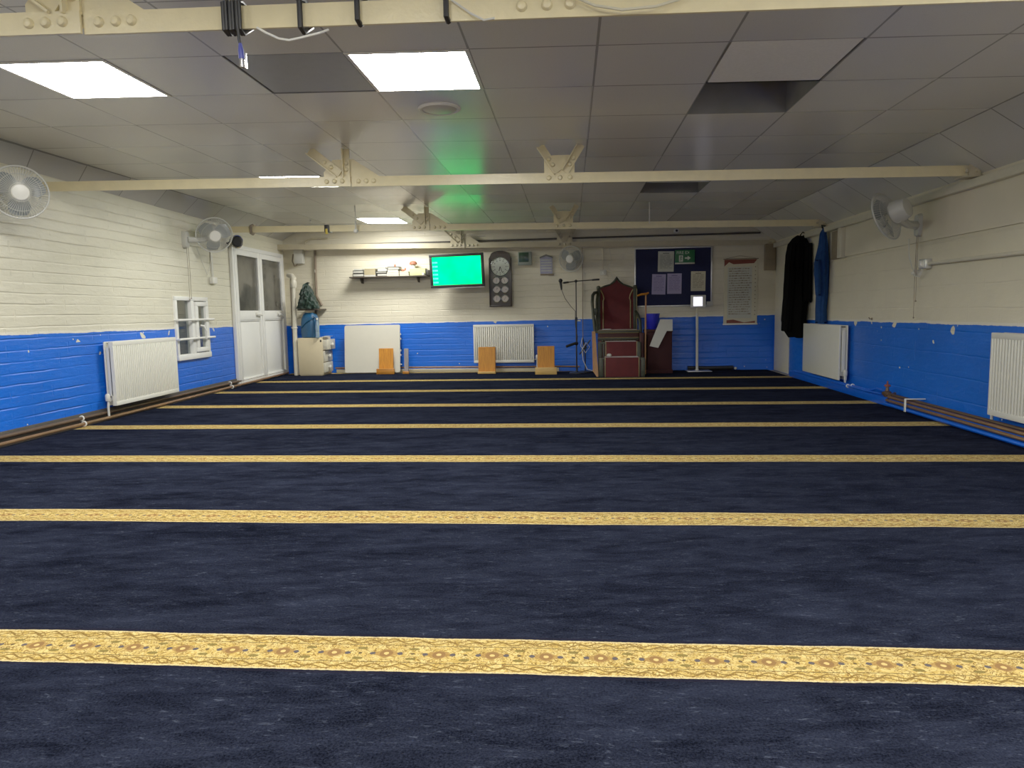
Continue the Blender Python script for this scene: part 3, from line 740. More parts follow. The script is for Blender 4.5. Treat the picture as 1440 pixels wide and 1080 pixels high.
b = garment('s', [(1.9, 3.11, 10.3, .05, .07), (1.6, 3.075, 10.27, .06, .08), (1.3, 3.06, 10.25, .06, .08), (1.0, 3.045, 10.25, .06, .075), (.70, 3.03, 10.25, .06, .07)], 'coat', '', '', 5); obj('sleeve', b, 'coat', t)
b = garment('s', [(1.9, 3.30, 10.22, .045, .06), (1.5, 3.295, 10.2, .05, .07), (1.1, 3.30, 10.2, .05, .07)], 'coat', '', '', 6); obj('sleeve', b, 'coat', t)
b = B(); b.tube([(3.25, 10.40, 2.0), (3.25, 10.40, 2.04), (3.28, 10.4, 2.075), (3.31, 10.4, 2.05)], .008, 6); obj('hanging_loop', b, 'coat', t)
t = thing('jacket', (3.28, 9.6, .8), 'blue denim jacket hanging limp above the smooth-fronted radiator', 'jacket')
b = garment('j', [(2.03, 3.30, 9.6, .02, .03), (1.97, 3.285, 9.6, .04, .05), (1.82, 3.285, 9.6, .055, .08), (1.6, 3.272, 9.6, .085, .12), (1.45, 3.275, 9.6, .085, .11), (1.22, 3.288, 9.6, .068, .1), (1.0, 3.28, 9.6, .06, .1), (.82, 3.285, 9.6, .062, .09)], 'denim', '', '', 8); obj('jacket_body', b, 'denim', t)
b = garment('j', [(1.62, 3.20, 9.52, .03, .04), (1.4, 3.195, 9.5, .035, .05), (1.18, 3.205, 9.5, .03, .04)], 'denim', '', '', 9); obj('sleeve', b, 'denim', t)
b = B(); b.tube([(3.30, 9.6, 2.02), (3.27, 9.6, 2.05), (3.26, 9.6, 2.075), (3.31, 9.6, 2.065)], .012, 6); obj('collar_loop', b, 'black', t)

# ================================================================= BACK WALL
# television
def tv():
    t = thing('television', (-1.88, 11.82, 1.45), 'wall television showing a bright green picture', 'television')
    Wd, Hd = .925, .555
    Rm = Matrix.Translation((-1.88, 11.80, 1.731)) @ Matrix.Rotation(math.radians(-4), 4, 'Z') @ Matrix.Rotation(math.radians(5), 4, 'X') @ Matrix.Rotation(math.radians(-.9), 4, 'Y')
    mp = lambda x, y, z: Rm @ V((x, y, z))
    b = B(); w = .046
    for a in ((-Wd/2, -.02, -Hd/2, Wd/2, .03, -Hd/2+w), (-Wd/2, -.02, Hd/2-w, Wd/2, .03, Hd/2), (-Wd/2, -.02, -Hd/2+w, -Wd/2+w, .03, Hd/2-w), (Wd/2-w, -.02, -Hd/2+w, Wd/2, .03, Hd/2-w)): b.box(a[:3], a[3:], .003)
    b.box((-Wd/2+.02, .03, -Hd/2+.02), (Wd/2-.02, .06, Hd/2-.02), .01); obj('casing', b, 'black', t, mp)
    b = B(); b.quad((-Wd/2+w, -.008, -Hd/2+w), (Wd/2-w, -.008, -Hd/2+w), (Wd/2-w, -.008, Hd/2-w), (-Wd/2+w, -.008, Hd/2-w)); sc = obj('screen', b, 'tv_screen', t, mp)
    b = B(); rr = random.Random(4)
    for i in range(6):
        z = .15 - i*.066
        for dx in (0, .035, .062): b.quad(*[(x, -.0095, zz) for x, zz in ((-.415+dx, z-.018), (-.415+dx+.026, z-.018), (-.415+dx+.026, z+.006), (-.415+dx, z+.006))])
    obj('screen_list', b, 'tv_text', sc, mp)
    b = B()
    for i, (x, z, w_) in enumerate(((-.02, .13, .2), (0., .09, .17), (.06, .055, .11), (-.02, -.03, .09), (.1, -.03, .08), (.04, -.09, .16))):
        for q in range(int(w_/.022)): b.quad(*[(xx, -.0095, zz) for xx, zz in ((x+q*.022, z), (x+q*.022+.014, z), (x+q*.022+.014, z+.014+.006*(q % 2)), (x+q*.022, z+.014+.006*(q % 2)))])
    obj('screen_text', b, 'tv_text_dim', sc, mp)
    b = B(); b.box((-.15, .06, -.12), (.15, .10, .12), .01); b.box((-.08, .10, -.06), (.08, .21, .06), .006); obj('wall_bracket', b, 'black_metal', t, mp)
    b = B(); b.box((-.455, -.012, -Hd/2-.016), (.455, .03, -Hd/2-.001), .002); obj('lower_trim', b, 'alu', t, mp)
tv()

# book shelf and its books
b = B(); b.box((-3.77, .0, 1.652), (-2.42, .26, 1.672), .002)
for u in (-3.6, -2.6): b.prism([(u-.01, 1.652), (u+.01, 1.652), (u+.01, 1.56), (u-.01, 1.62)], .0, .16)
tag(obj('wall_shelf', b, 'wood_shelf', None, MB), 'long dark wall shelf holding stacked books beside the television', 'shelf')
SX = lambda zx: -3.78 + (zx-120)*.001222
def book(zx0, zx1, z0, th, cov, label, dep=.19, yo=.03, spine=False):
    u0, u1 = SX(zx0), SX(zx1); z1 = z0+th; d0, d1 = yo, yo+dep
    t = thing('book', MB((u0+u1)/2, (d0+d1)/2, z0), label, 'book', 'books stacked flat on the wall shelf')
    b = B(); c = .009 if th > .03 else .005
    if spine: b.box((u0+c, d1-.004, z0+c), (u1, d1, z1-c))
    b.box((u0, d0, z0), (u1, d1, z0+c)); b.box((u0, d0, z1-c), (u1, d1, z1)); b.box((u0, d0, z0+c), (u0+c, d1, z1-c)); obj('cover', b, cov, t, MB)
    b = B(); b.box((u0+c, d0+.004, z0+c), (u1-.006, d1-.004, z1-c)); obj('pages', b, 'pages', t, MB)
z = 1.673
for args in ((170, 330, z, .056, 'leather_black', 'white-paged thick book at the left end of the shelf, bottom of its stack'), (175, 325, z+.058, .05, 'leather_black', 'black-covered book on top of the leftmost stack'), (190, 315, z+.11, .022, 'paper_grey', 'thin grey book topping the leftmost stack'),
             (340, 500, z, .024, 'paper', 'thin white book at the bottom of the second stack'), (340, 500, z+.026, .082, 'leather_tan', 'thick tan bound book in the middle of the second stack'), (345, 500, z+.11, .022, 'leather_tan', 'thin tan book topping the second stack'),
             (520, 665, z, .05, 'leather_black', 'black-covered book at the bottom of the third stack'), (505, 660, z+.052, .034, 'leather_black', 'black-covered book second from bottom in the third stack'), (535, 668, z+.088, .032, 'paper', 'white book third from bottom in the third stack'), (525, 650, z+.122, .026, 'paper_grey', 'grey book topping the third stack'),
             (665, 838, z, .036, 'paper_cream', 'cream book at the bottom of the fourth stack'), (670, 835, z+.038, .034, 'paper_cream', 'cream book second from bottom in the fourth stack'), (680, 830, z+.074, .03, 'paper', 'white book third from bottom in the fourth stack'), (675, 845, z+.106, .05, 'leather_black', 'black-covered white-paged book topping the fourth stack'),
             (850, 980, z, .036, 'paper_cream', 'cream book low beside the pale green box'), (848, 975, z+.038, .036, 'paper_cream', 'cream book under the small red ornament')):
    book(*args, spine='tan' in args[4])
b = B(); u = SX(765); b.ball(MB(u, .12, z+.185), .016, 1, 1, 1.2); b.lathe([(.03, 0), (.03, .006), (.01, .014), (.008, .03)], MB(u, .12, z+.157), (0, 0, 1), 12)
tag(obj('ornament', b, 'terracotta'), 'tiny dark knob ornament on the fourth stack of books', 'ornament')
b = B(); u = SX(890); b.ball(MB(u-.02, .12, z+.096), .024, 1.3, 1, .9); b.ball(MB(u+.025, .12, z+.115), .014, 1, 1, 1.8); b.tube([MB(u, .12, z+.09), MB(u+.03, .12, z+.12)], .008)
tag(obj('ornament', b, 'terracotta'), 'small red-brown ornament on the cream books near the green box', 'ornament')
b = B(); b.box((SX(990), .03, z), (SX(1215), .22, z+.10), .006); b.box((SX(988), .028, z+.092), (SX(1217), .222, z+.118), .005)
tag(obj('storage_box', b, 'box_green', None, MB), 'pale green box with a lid at the television end of the shelf', 'box')
t = thing('jar', MB(SX(1028), .12, z+.12), 'white jar with a domed red-brown lid on the pale green box', 'jar')
b = B(); b.lathe([(.038, 0), (.042, .01), (.042, .06), (.036, .066)], MB(SX(1028), .12, z+.12), (0, 0, 1), 20); obj('body', b, 'paper', t)
b = B(); b.lathe([(.04, .066), (.064, .07), (.064, .095), (.05, .118), (.02, .13), (.001, .132)], MB(SX(1028), .12, z+.12), (0, 0, 1), 20); obj('lid', b, 'terracotta', t)
b = B(); b.box((SX(1218), .05, z), (SX(1262), .2, z+.09), .006); tag(obj('tin', b, 'leather_black', None, MB), 'dark box squeezed between the green box and the television', 'tin')
b = B(); b.lathe([(.02, 0), (.024, .02), (.02, .04), (.001, .042)], MB(SX(1190), .243, 1.673), (0, 0, 1), 12); tag(obj('knob', b, 'paper'), 'small white knob on the shelf edge in front of the green box', 'knob')

# long clock with prayer dials
def clock():
    t = thing('prayer_clock', MB(-1.18, 0, 1.115), 'tall dark wooden clock with one large and six small dials', 'clock')
    u0, u1, z0, z1 = -1.372, -.985, 1.118, 2.062
    b = B(); pr = [(u0, z0), (u1, z0), (u1, 1.93), (u1-.03, 1.99)] + [((u0+u1)/2 + .165*math.cos(q), 1.985 + .075*math.sin(q)) for q in [PI*k/10 for k in range(11)]] + [(u0+.03, 1.99), (u0, 1.93)]
    b.prism(pr, .0, .06); b.box((u0, .06, z0), (u1, .075, z0+.03), .004); b.box((u0, .06, z0), (u0+.025, .075, 1.93), .004); b.box((u1-.025, .06, z0), (u1, .075, 1.93), .004)
    obj('case', b, 'wood_dark', t, MB)
    def dial(u, z, r, mt, h1, h2, nm):
        c = MB(u, .06, z); ax = (0, -1, 0)
        b = B(); b.lathe([(r, 0), (r, .008), (.001, .0085)], c, ax, 36); f = obj(nm, b, mt, t)
        b = B(); b.ring(c + V((0, -.01, 0)), ax, r+.004, .007, 36, 8); obj('bezel', b, 'chrome', f)
        b = B()
        for k in range(12):
            q = 2*PI*k/12; p = c + V((math.sin(q)*r*.82, -.0095, math.cos(q)*r*.82)); e = c + V((math.sin(q)*r*.95, -.0095, math.cos(q)*r*.95)); b.bar(p, e, .001, r*.07, (0, 1, 0) if False else (e-p).cross(V((0, 1, 0))))
        if r > .1:
            for k in range(12):
                q = 2*PI*k/12; p = c + V((math.sin(q)*r*.68, -.0095, math.cos(q)*r*.68)); b.box((p.x-.007, p.y-.0005, p.z-.010), (p.x+.007, p.y, p.z+.010))
        obj('hour_marks', b, 'ink', f)
        b = B()
        for a, L, w in ((h1, .5, .09), (h2, .75, .06)):
            q = math.radians(a); e = c + V((math.sin(q)*r*L, -.0105, math.cos(q)*r*L)); s = c + V((0, -.0105, 0)); b.bar(s, e, .001, r*w, (e-s).cross(V((0, 1, 0))))
        obj('hands', b, 'black', f)
    dial(-1.178, 1.795, .152, 'dial', 195, 160, 'main_dial')
    for i, (u, zz, a, c) in enumerate(((-1.245, 1.562, 180, 20), (-1.105, 1.562, 175, 330), (-1.243, 1.41, 40, 10), (-1.103, 1.41, 95, 90), (-1.243, 1.255, 180, 0), (-1.103, 1.255, 210, 30))):
        dial(u, zz, .056, 'dial_small', a, c, 'small_dial')
clock()
t = thing('digital_clock', MB(-.755, 0, 1.81), 'grey-green digital display clock right of the tall wooden clock', 'clock')
b = B(); b.box((-.872, 0, 1.808), (-.64, .05, 2.035), .008); obj('case', b, 'grey_case', t, MB)
b = B(); b.box((-.855, .05, 1.862), (-.69, .054, 2.02), .002); obj('display', b, 'lcd', t, MB)
b = B()
for i, x in enumerate((-.83, -.79, -.745, -.715)): b.box((x-.012, .054, 1.925), (x-.006, .0545, 1.985)); b.box((x+.006, .054, 1.925), (x+.012, .0545, 1.985))
obj('digits', b, 'black', t, MB)
t = thing('wall_plaque', MB(-.39, 0, 1.63), 'small lilac house-shaped plaque with lines of writing', 'plaque')
b = B(); b.prism([(-.498, 1.66), (-.292, 1.66), (-.292, 1.925), (-.395, 1.965), (-.498, 1.925)], 0, .02); obj('board', b, 'plaque', t, MB)
b = B(); b.prism([(-.505, 1.915), (-.395, 1.957), (-.285, 1.915), (-.285, 1.94), (-.395, 1.985), (-.505, 1.94)], 0, .035); obj('gable', b, 'ink', t, MB)
b = B()
for i in range(5): b.box((-.485, .02, 1.70+i*.045), (-.305, .0212, 1.716+i*.045))
obj('lettering', b, 'paper_grey', t, MB)
b = B(); b.box((-.50, 0, 1.632), (-.36, .012, 1.655), .003); b.box((-.36, 0, 1.625), (-.27, .03, 1.658), .006); obj('lower_ledge', b, 'ink_brown', t, MB)
t = thing('light_switch', MB(.56, 0, 1.62), 'small wall switch with conduit rising to the truss', 'switch')
b = B(); b.box((.51, 0, 1.61), (.61, .04, 1.70), .006); obj('box', b, 'plastic', t, MB); b = B(); b.box((.545, .04, 1.635), (.575, .05, 1.675), .003); obj('rocker', b, 'white', t, MB)
b = B(); b.box((.55, 0, 1.70), (.57, .018, 2.09), .002); obj('conduit', b, 'plaster', t, MB)
b = B(); b.tube([MB(.213, .012, 2.08), MB(.216, .012, 1.5), MB(.21, .012, .9), MB(.216, .012, .25)], .006, 6); tag(obj('wall_cable', b, 'brown_pipe'), 'thin brown cable running straight down the far wall behind the microphones', 'cable')
b = B(); b.tube([MB(.66, .01, 2.08), MB(.70, .01, 1.85), MB(.64, .01, 1.72), MB(.70, .01, 1.66), MB(.72, .01, 1.5)], .004, 6); tag(obj('wall_cable', b, 'plastic'), 'loose pale cable squiggling down beside the switch', 'cable')

# notice board
t = thing('notice_board', MB(1.71, 0, 1.07), 'navy felt notice board with aluminium frame', 'notice board')
b = B(); b.box((1.09, 0, 1.08), (2.335, .018, 2.04)); obj('felt_panel', b, 'felt', t, MB)
b = B(); w = .022
for a in ((1.077, 0, 1.068, 2.344, .03, 1.068+w), (1.077, 0, 2.047-w, 2.344, .03, 2.047), (1.077, 0, 1.068+w, 1.077+w, .03, 2.047-w), (2.344-w, 0, 1.068+w, 2.344, .03, 2.047-w)): b.box(a[:3], a[3:], .003)
obj('frame', b, 'alu', t, MB)
def notice(u0, u1, z0, z1, mat, ink, label, rot=0., rows=9, seed=1):
    cu, cz = (u0+u1)/2, (z0+z1)/2; ca, sa = math.cos(rot), math.sin(rot)
    mp = lambda u, d, z: MB(cu + (u-cu)*ca - (z-cz)*sa, d, cz + (u-cu)*sa + (z-cz)*ca)
    t = thing('notice_paper', mp(cu, .02, z0), label, 'notice', 'papers on the notice board')
    b = B(); b.box((u0, .0185, z0), (u1, .0205, z1)); obj('sheet', b, mat, t, mp)
    rr = random.Random(seed); b = B(); W = u1-u0; H = z1-z0
    b.box((u0+W*.3, .0205, z1-H*.12), (u1-W*.3, .0212, z1-H*.08))
    for i in range(rows):
        z = z1 - H*(.2 + .7*i/rows); x = u0+W*.12
        while x < u1-W*.2:
            L = rr.uniform(.03, .08)*W/.22*1.2; L = min(L, u1-W*.12-x); b.box((x, .0205, z), (x+L, .0212, z+H*.022)); x += L + W*.05
    obj('printed_lines', b, ink, t, mp)
    b = B(); b.lathe([(.006, 0), (.006, .004), (.003, .007)], mp(cu, .0205, z1-.012), (0, -1, 0), 10); obj('pin', b, 'chrome', t)
notice(1.464, 1.722, 1.645, 1.979, 'paper_grey', 'ink', 'white notice at the top of the board, left of the exit sign', -.02, 10, 1)
notice(1.366, 1.59, 1.272, 1.606, 'paper_purple', 'ink_purple', 'lilac notice on the left of the pair', -.03, 9, 2)
notice(1.617, 1.85, 1.278, 1.612, 'paper_purple', 'ink_purple', 'lilac notice on the right of the pair', -.01, 9, 3)
notice(2.002, 2.237, 1.317, 1.639, 'paper_cream', 'ink_brown', 'cream notice just above the tablet stand', -.01, 9, 4)
t = thing('exit_sign', MB(1.895, .04, 1.77), 'green fire exit sign with a white arrow over the notice board', 'sign')
b = B(); b.box((1.738, .035, 1.785), (2.055, .055, 1.99), .003); obj('panel', b, 'green_sign', t, MB)
b = B(); b.box((1.738, .035, 1.762), (2.055, .058, 1.785), .003); b.box((1.80, .0185, 1.80), (2.0, .035, 1.97)); obj('back_frame', b, 'plastic', t, MB)
text('sign_lettering', 'FIRE EXIT', .066, MB(1.895, .0565, 1.945), 'sign_white', t)
b = B(); y = .0552
b.box((1.80, y, 1.80), (1.865, y+.001, 1.905)); obj('doorway_symbol', b, 'sign_white', t, MB)
b = B(); b.ball((1.835, y+.0015, 1.89), .008, 1, .15, 1)
for p, q in (((1.835, 1.882), (1.83, 1.85)), ((1.83, 1.852), (1.845, 1.825)), ((1.83, 1.852), (1.818, 1.815)), ((1.834, 1.875), (1.85, 1.862)), ((1.834, 1.875), (1.818, 1.862))): b.bar((p[0], y+.0018, p[1]), (q[0], y+.0018, q[1]), .001, .008, (V((q[0]-p[0], 0, q[1]-p[1]))).cross(V((0, 1, 0))))
obj('running_figure', b, 'green_sign', t, MB)
b = B(); b.prism([(1.895, 1.846), (1.94, 1.846), (1.94, 1.822), (1.99, 1.858), (1.94, 1.894), (1.94, 1.870), (1.895, 1.870)], y, y+.001); obj('arrow', b, 'sign_white', t, MB)

# scroll poster
def poster():
    t = thing('scroll_poster', MB(2.805, 0, .75), 'tall scroll-style poster with maroon ribbons and rows of script', 'poster')
    u0, u1, z0, z1 = 2.535, 3.075, .765, 1.825
    b = B(); b.box((u0, .004, z0), (u1, .012, z1)); obj('sheet', b, 'paper_cream', t, MB)
    b = B(); b.box((u0-.01, 0, z0-.02), (u1+.01, .022, z0+.004), .006); obj('lower_rod', b, 'white', t, MB)
    b = B(); b.tube([MB(u0, .012, z1), MB(2.79, .014, z1+.055), MB(u1, .012, z1)], .003, 5); b.tube([MB(u0-.01, .012, z1+.0), MB(u1+.01, .012, z1)], .007, 8); obj('hanging_cord', b, 'ink_brown', t)
    y0, y1 = .0122, .0132
    b = B(); b.prism([(u0+.005, z1-.01), (u1-.01, z1-.01), (u1-.06, z1-.075), (u0+.15, z1-.085), (u0+.08, z1-.05), (u0+.005, z1-.12)], y0, y1)
    b.prism([(u0+.05, z0+.01), (u1-.03, z0+.01), (u1-.03, z0+.045), (u0+.33, z0+.02), (u0+.16, z0+.07), (u0+.05, z0+.06)], y0, y1); obj('ribbon_print', b, 'ribbon', t, MB)
    b = B(); b.box((u0+.06, y0, z0+.09), (u1-.09, y1-.0004, z1-.13)); obj('inner_panel', b, 'paper_grey', t, MB)
    rr = random.Random(11); b = B(); n = 20
    for i in range(n):
        z = z1 - .165 - (z1-z0-.28)*i/n; x = u0+.08
        while x < u1-.14:
            L = rr.uniform(.012, .05); h = rr.uniform(.006, .016); b.box((x, y1, z), (x+L, y1+.0005, z+h))
            if rr.random() < .4: b.box((x+L*.5, y1, z+.018), (x+L*.5+.006, y1+.0005, z+.024))
            x += L + rr.uniform(.005, .014)
    for i in range(13): b.box((u1-.045, y0, z1-.14-i*.065), (u1-.03, y1, z1-.125-i*.065))
    obj('script_lines', b, 'ink_brown', t, MB)
poster()

# tablet kiosk
t = thing('tablet_stand', (2.10, 11.78, 0), 'white tablet on a thin pole stand with lit screen', 'tablet stand')
b = B(); b.box((1.90, 11.62, .001), (2.29, 11.9, .014), .004); obj('base_plate', b, 'alu', t)
b = B(); b.tube([(2.075, 11.78, .012), (2.07, 11.78, .95)], .021, 14); b.lathe([(.035, 0), (.03, .012), (.022, .02)], (2.075, 11.78, .014), (0, 0, 1), 16); obj('pole', b, 'plastic', t)
b = B(); b.box((2.058, 11.762, .93), (2.082, 11.80, 1.03), .003); obj('neck', b, 'paper_cream', t)
b = B(); b.box((1.965, 11.765, 1.045), (2.205, 11.79, 1.245), .008); hd = obj('enclosure', b, 'white', t)
b = B(); b.box((2.005, 11.762, 1.068), (2.15, 11.766, 1.215)); obj('screen', b, 'tablet_screen', hd)
b = B(); b.box((2.26, 0, 1.06), (2.36, .035, 1.14), .004); b.box((2.30, .035, 1.115), (2.35, .038, 1.13))
tag(obj('wall_switch', b, 'plastic', None, MB), 'small pale switch beside the tablet on the stand', 'switch')

# microphone stands
t = thing('microphone_stand', (.1, 11.6, 0), 'tall black boom microphone stand on a round base', 'microphone stand')
b = B(); b.lathe([(.125, 0), (.125, .012), (.11, .02), (.03, .03), (.02, .045)], (.1, 11.6, .001), (0, 0, 1), 32); obj('base', b, 'black_metal', t)
b = B(); b.tube([(.1, 11.6, .03), (.1, 11.6, .9)], .013, 12); b.tube([(.1, 11.6, .88), (.1, 11.6, 1.515)], .009, 12); b.lathe([(.02, 0), (.02, .06)], (.1, 11.6, .86), (0, 0, 1), 12); obj('pole', b, 'black_metal', t)
b = B(); b.tube([(-.12, 11.57, 1.478), (.1, 11.6, 1.505), (.475, 11.63, 1.525)], .009, 10); b.lathe([(.014, 0), (.016, .12)], (.36, 11.62, 1.519), (1, .06, .05), 12); b.ball((.1, 11.6, 1.505), .025); obj('boom', b, 'black_metal', t)
b = B(); b.tube([(-.02, 11.58, 1.49), (-.1, 11.57, 1.48)], .016, 10); obj('clip', b, 'black', t)
b = B(); b.tube([(.1, 11.58, .50), (.04, 11.55, .485), (-.07, 11.5, .45)], [.022, .024, .02], 10); b.ball((.1, 11.59, .49), .03); obj('spare_holder', b, 'black', t)
t = thing('microphone', (-.15, 11.56, 1.38), 'black ball-headed microphone clipped to the boom', 'microphone')
b = B(); b.ball((-.15, 11.56, 1.515), .034, 1, 1, 1.05); obj('grille', b, 'black', t)
b = B(); b.tube([(-.148, 11.56, 1.49), (-.14, 11.56, 1.42), (-.135, 11.56, 1.37)], [.022, .018, .013], 12); obj('handle', b, 'black_metal', t)
b = B(); b.tube([(-.135, 11.56, 1.37), (-.08, 11.56, 1.23), (.02, 11.57, 1.09), (.085, 11.585, 1.02), (.082, 11.58, .8), (.118, 11.582, .6), (.09, 11.58, .3), (.12, 11.58, .06)], .005, 6); obj('cable', b, 'black', t)
t = thing('microphone_stand', (.245, 11.82, 0), 'short black microphone stand tangled with cables', 'microphone stand')
b = B(); b.lathe([(.12, 0), (.12, .012), (.1, .02), (.02, .03)], (.245, 11.82, .001), (0, 0, 1), 28); obj('base', b, 'black_metal', t)
b = B(); b.tube([(.245, 11.82, .02), (.245, 11.82, .44)], .011, 10); obj('pole', b, 'black_metal', t)
b = B(); b.tube([(.15, 11.80, .30), (.245, 11.8, .42), (.33, 11.79, .54)], .011, 8); b.tube([(.2, 11.8, .58), (.23, 11.8, .45), (.27, 11.8, .40)], .012, 8); obj('clamp', b, 'black', t)
b = B(); b.tube([(.2, 11.79, .58), (.17, 11.78, .44), (.25, 11.77, .33), (.32, 11.77, .42), (.26, 11.77, .5), (.19, 11.77, .38), (.21, 11.77, .2), (.28, 11.76, .05), (.36, 11.76, .03)], .006, 6); obj('cable', b, 'plastic', t)

# minbar: stepped pulpit chair
def pulpit():
    t = thing('pulpit_chair', (.78, 11.2, 0), 'stepped pulpit chair with red carpet and dark green frame', 'pulpit')
    def P(name, b, mat, par=t): return obj(name, b, mat, par)
    # steps: dark green carved cheeks, red treads
    for (x0, x1, y0, y1, z0, z1, cx0, cx1) in ((.447, 1.137, 10.93, 11.22, 0, .285, .535, 1.05), (.44, 1.10, 11.22, 11.5, 0, .515, .56, 1.045)):
        b = B(); b.box((x0, y0, z0), (x1, y1, z1), .008)
        st = P('step', b, 'red_dark')
        b = B()
        for xa, xb in ((x0-.006, x0+.06), (x1-.06, x1+.006)):
            b.box((xa, y0-.014, z0), (xb, y0+.05, z1+.008), .012)
        for xa in (x0+.085, x1-.085): b.box((xa-.012, y0-.012, z0), (xa+.012, y0+.02, z1), .006)
        b.box((x0, y0-.012, z1-.022), (x1, y0+.03, z1+.012), .006)
        P('step_frame', b, 'green_frame', st)
        b = B(); b.box((cx0, y0-.02, z0+.0), (cx1, y0+.0, z1+.004), .004); b.box((cx0, y0-.02, z1), (cx1, y1, z1+.016), .004); P('step_carpet', b, 'red', st)
        b = B()
        for xa in (cx0, cx1): b.box((xa-.009, y0-.024, z0), (xa+.003, y0-.004, z1+.018), .003)
        P('carpet_edging', b, 'gold_edge', st)
    b = B(); b.box((.46, 11.5, 0), (1.10, 11.97, .66), .008); P('seat_box', b, 'red_dark')
    b = B(); b.box((.44, 11.485, .545), (1.105, 11.53, .585), .01); b.box((.44, 11.485, .655), (1.105, 11.55, .70), .01)
    for k in range(12): b.ball((.52+.045*k, 11.49, .53), .02, 1, .6, .7, 8, 6)
    P('seat_rail', b, 'green_frame')
    b = B(); b.box((.47, 11.5, .66), (1.09, 11.95, .705), .015); P('seat', b, 'red')
    pr = [(.50, .68), (1.05, .68), (1.05, 1.30), (1.045, 1.375), (.98, 1.40), (.88, 1.435), (.81, 1.49), (.775, 1.535), (.74, 1.49), (.67, 1.435), (.57, 1.41), (.505, 1.38), (.50, 1.30)]
    b = B(); b.prism(pr, 11.89, 11.95); P('backrest', b, 'red')
    b = B(); top = [(1.055, 1.38), (.98, 1.41), (.88, 1.445), (.81, 1.50), (.775, 1.555), (.74, 1.50), (.67, 1.445), (.57, 1.42), (.495, 1.385)]
    b.tube([(x, 11.9, z) for x, z in top], [.016]*3+[.02, .03, .02]+[.016]*3, 8)
    for x in (.475, 1.075): b.box((x-.03, 11.87, .66), (x+.03, 11.96, 1.38), .012); b.ball((x, 11.91, 1.40), .035)
    bf = P('back_frame', b, 'green_frame')
    b = B(); b.tube([(1.0, 11.882, .72), (1.0, 11.882, 1.18), (.985, 11.882, 1.22), (1.0, 11.882, 1.28), (1.04, 11.882, 1.36)], .010, 6); b.tube([(.55, 11.882, .72), (.55, 11.882, 1.18), (.565, 11.882, 1.22), (.55, 11.882, 1.28), (.51, 11.882, 1.36)], .010, 6)
    for x in (.448, 1.102): b.tube([(x, 11.866, .7), (x, 11.866, 1.37)], .006, 6)
    P('back_edging', b, 'gold_edge', bf)
    b = B()
    for z in (.585, .66, .70): b.tube([(.445, 11.482, z), (1.10, 11.482, z)], .006, 6)
    P('rail_edging', b, 'gold_edge')
    # curved arm rail at the left hand side
    b = B(); b.tube([(.40, 11.52, .66), (.375, 11.55, .95), (.36, 11.6, 1.15), (.37, 11.68, 1.27), (.40, 11.76, 1.315), (.45, 11.86, 1.32)], .026, 10); b.tube([(.43, 11.52, .66), (.43, 11.6, .95), (.44, 11.7, 1.2), (.46, 11.82, 1.3)], .022, 10); b.box((.36, 11.55, .95), (.44, 11.85, 1.06), .01); P('armrest', b, 'green_frame')
    b = B(); b.tube([(1.13, 11.52, .66), (1.13, 11.6, .85), (1.11, 11.8, .95), (1.08, 11.88, 1.0)], .024, 10); P('armrest', b, 'green_frame')
    b = B(); b.box((1.105, 11.3, 0), (1.16, 11.95, .66), .006); P('side_panel', b, 'red_dark')
pulpit()
b = B(); pts = [(.355, 11.35, .70), (.42, 11.35, .70), (.46, 10.98, .0), (.37, 10.98, .0)]
pl = [(.340, .70), (.392, .70), (.412, .34), (.430, .0), (.403, .0), (.344, .09)]
yy = lambda z: 10.985 + z*.28
b._faces([(x, yy(z)+d, z) for d in (0, .022) for x, z in pl], [(0,1,2,3,4,5), (11,10,9,8,7,6)] + [(i, (i+1) % 6, 6+(i+1) % 6, 6+i) for i in range(6)])
tag(obj('plank', b, 'wood_plank'), 'bare orange wooden plank leaning on the side of the pulpit', 'plank')
b = B(); b.prism([(.55, .0), (.62, .0), (.62, .012), (.55, .012)], 11.7, 11.8)
b.bm.clear(); b.box((.52, 11.53, .712), (.66, 11.66, .722), .003); tag(obj('booklet', b, 'paper'), 'thin white booklet lying on the pulpit seat', 'booklet')
b = B(); b.ball((.605, 11.13, .325), .032, 1.2, 1, .8); tag(obj('crumpled_cloth', b, 'paper'), 'small crumpled white cloth on the lowest pulpit step', 'cloth')
t = thing('walking_stick', (1.19, 11.38, .0), 'tall brown staff with a crook top standing by the pulpit', 'staff')
b = B(); b.tube([(1.185, 11.34, .0), (1.19, 11.34, .7), (1.195, 11.34, 1.255)], .013, 10); obj('shaft', b, 'wood_plank', t)
b = B(); b.tube([(1.06, 11.33, 1.245), (1.13, 11.335, 1.268), (1.20, 11.34, 1.272), (1.24, 11.345, 1.29)], [.014, .018, .018, .012], 10); obj('handle', b, 'wood_brown', t)

b = B(); b.box((1.225, 11.45, 0), (1.625, 11.92, .685), .02); b.box((1.215, 11.44, .0), (1.635, 11.93, .06), .006); b.box((1.215, 11.44, .66), (1.635, 11.93, .70), .012)
tag(obj('cupboard', b, 'maroon'), 'dark maroon cupboard between the pulpit and the tablet stand', 'cupboard')
t = thing('tub', (1.34, 11.72, .70), 'ultramarine blue tub on the dark maroon cupboard', 'tub')
b = B(); b.lathe([(.075, 0), (.09, .03), (.115, .24), (.122, .245), (.122, .255), (.108, .255), (.085, .04), (.002, .035)], (1.345, 11.75, .703), (0, 0, 1), 28); obj('body', b, 'tub_blue', t)
b = B()  # long paper folded over the cupboard front
b.prism([(1.43, .868), (1.532, .682), (1.397, .414), (1.261, .445)], 11.405, 11.409); b.prism([(1.43, .868), (1.621, .863), (1.622, .68), (1.532, .682)], 11.409, 11.413)
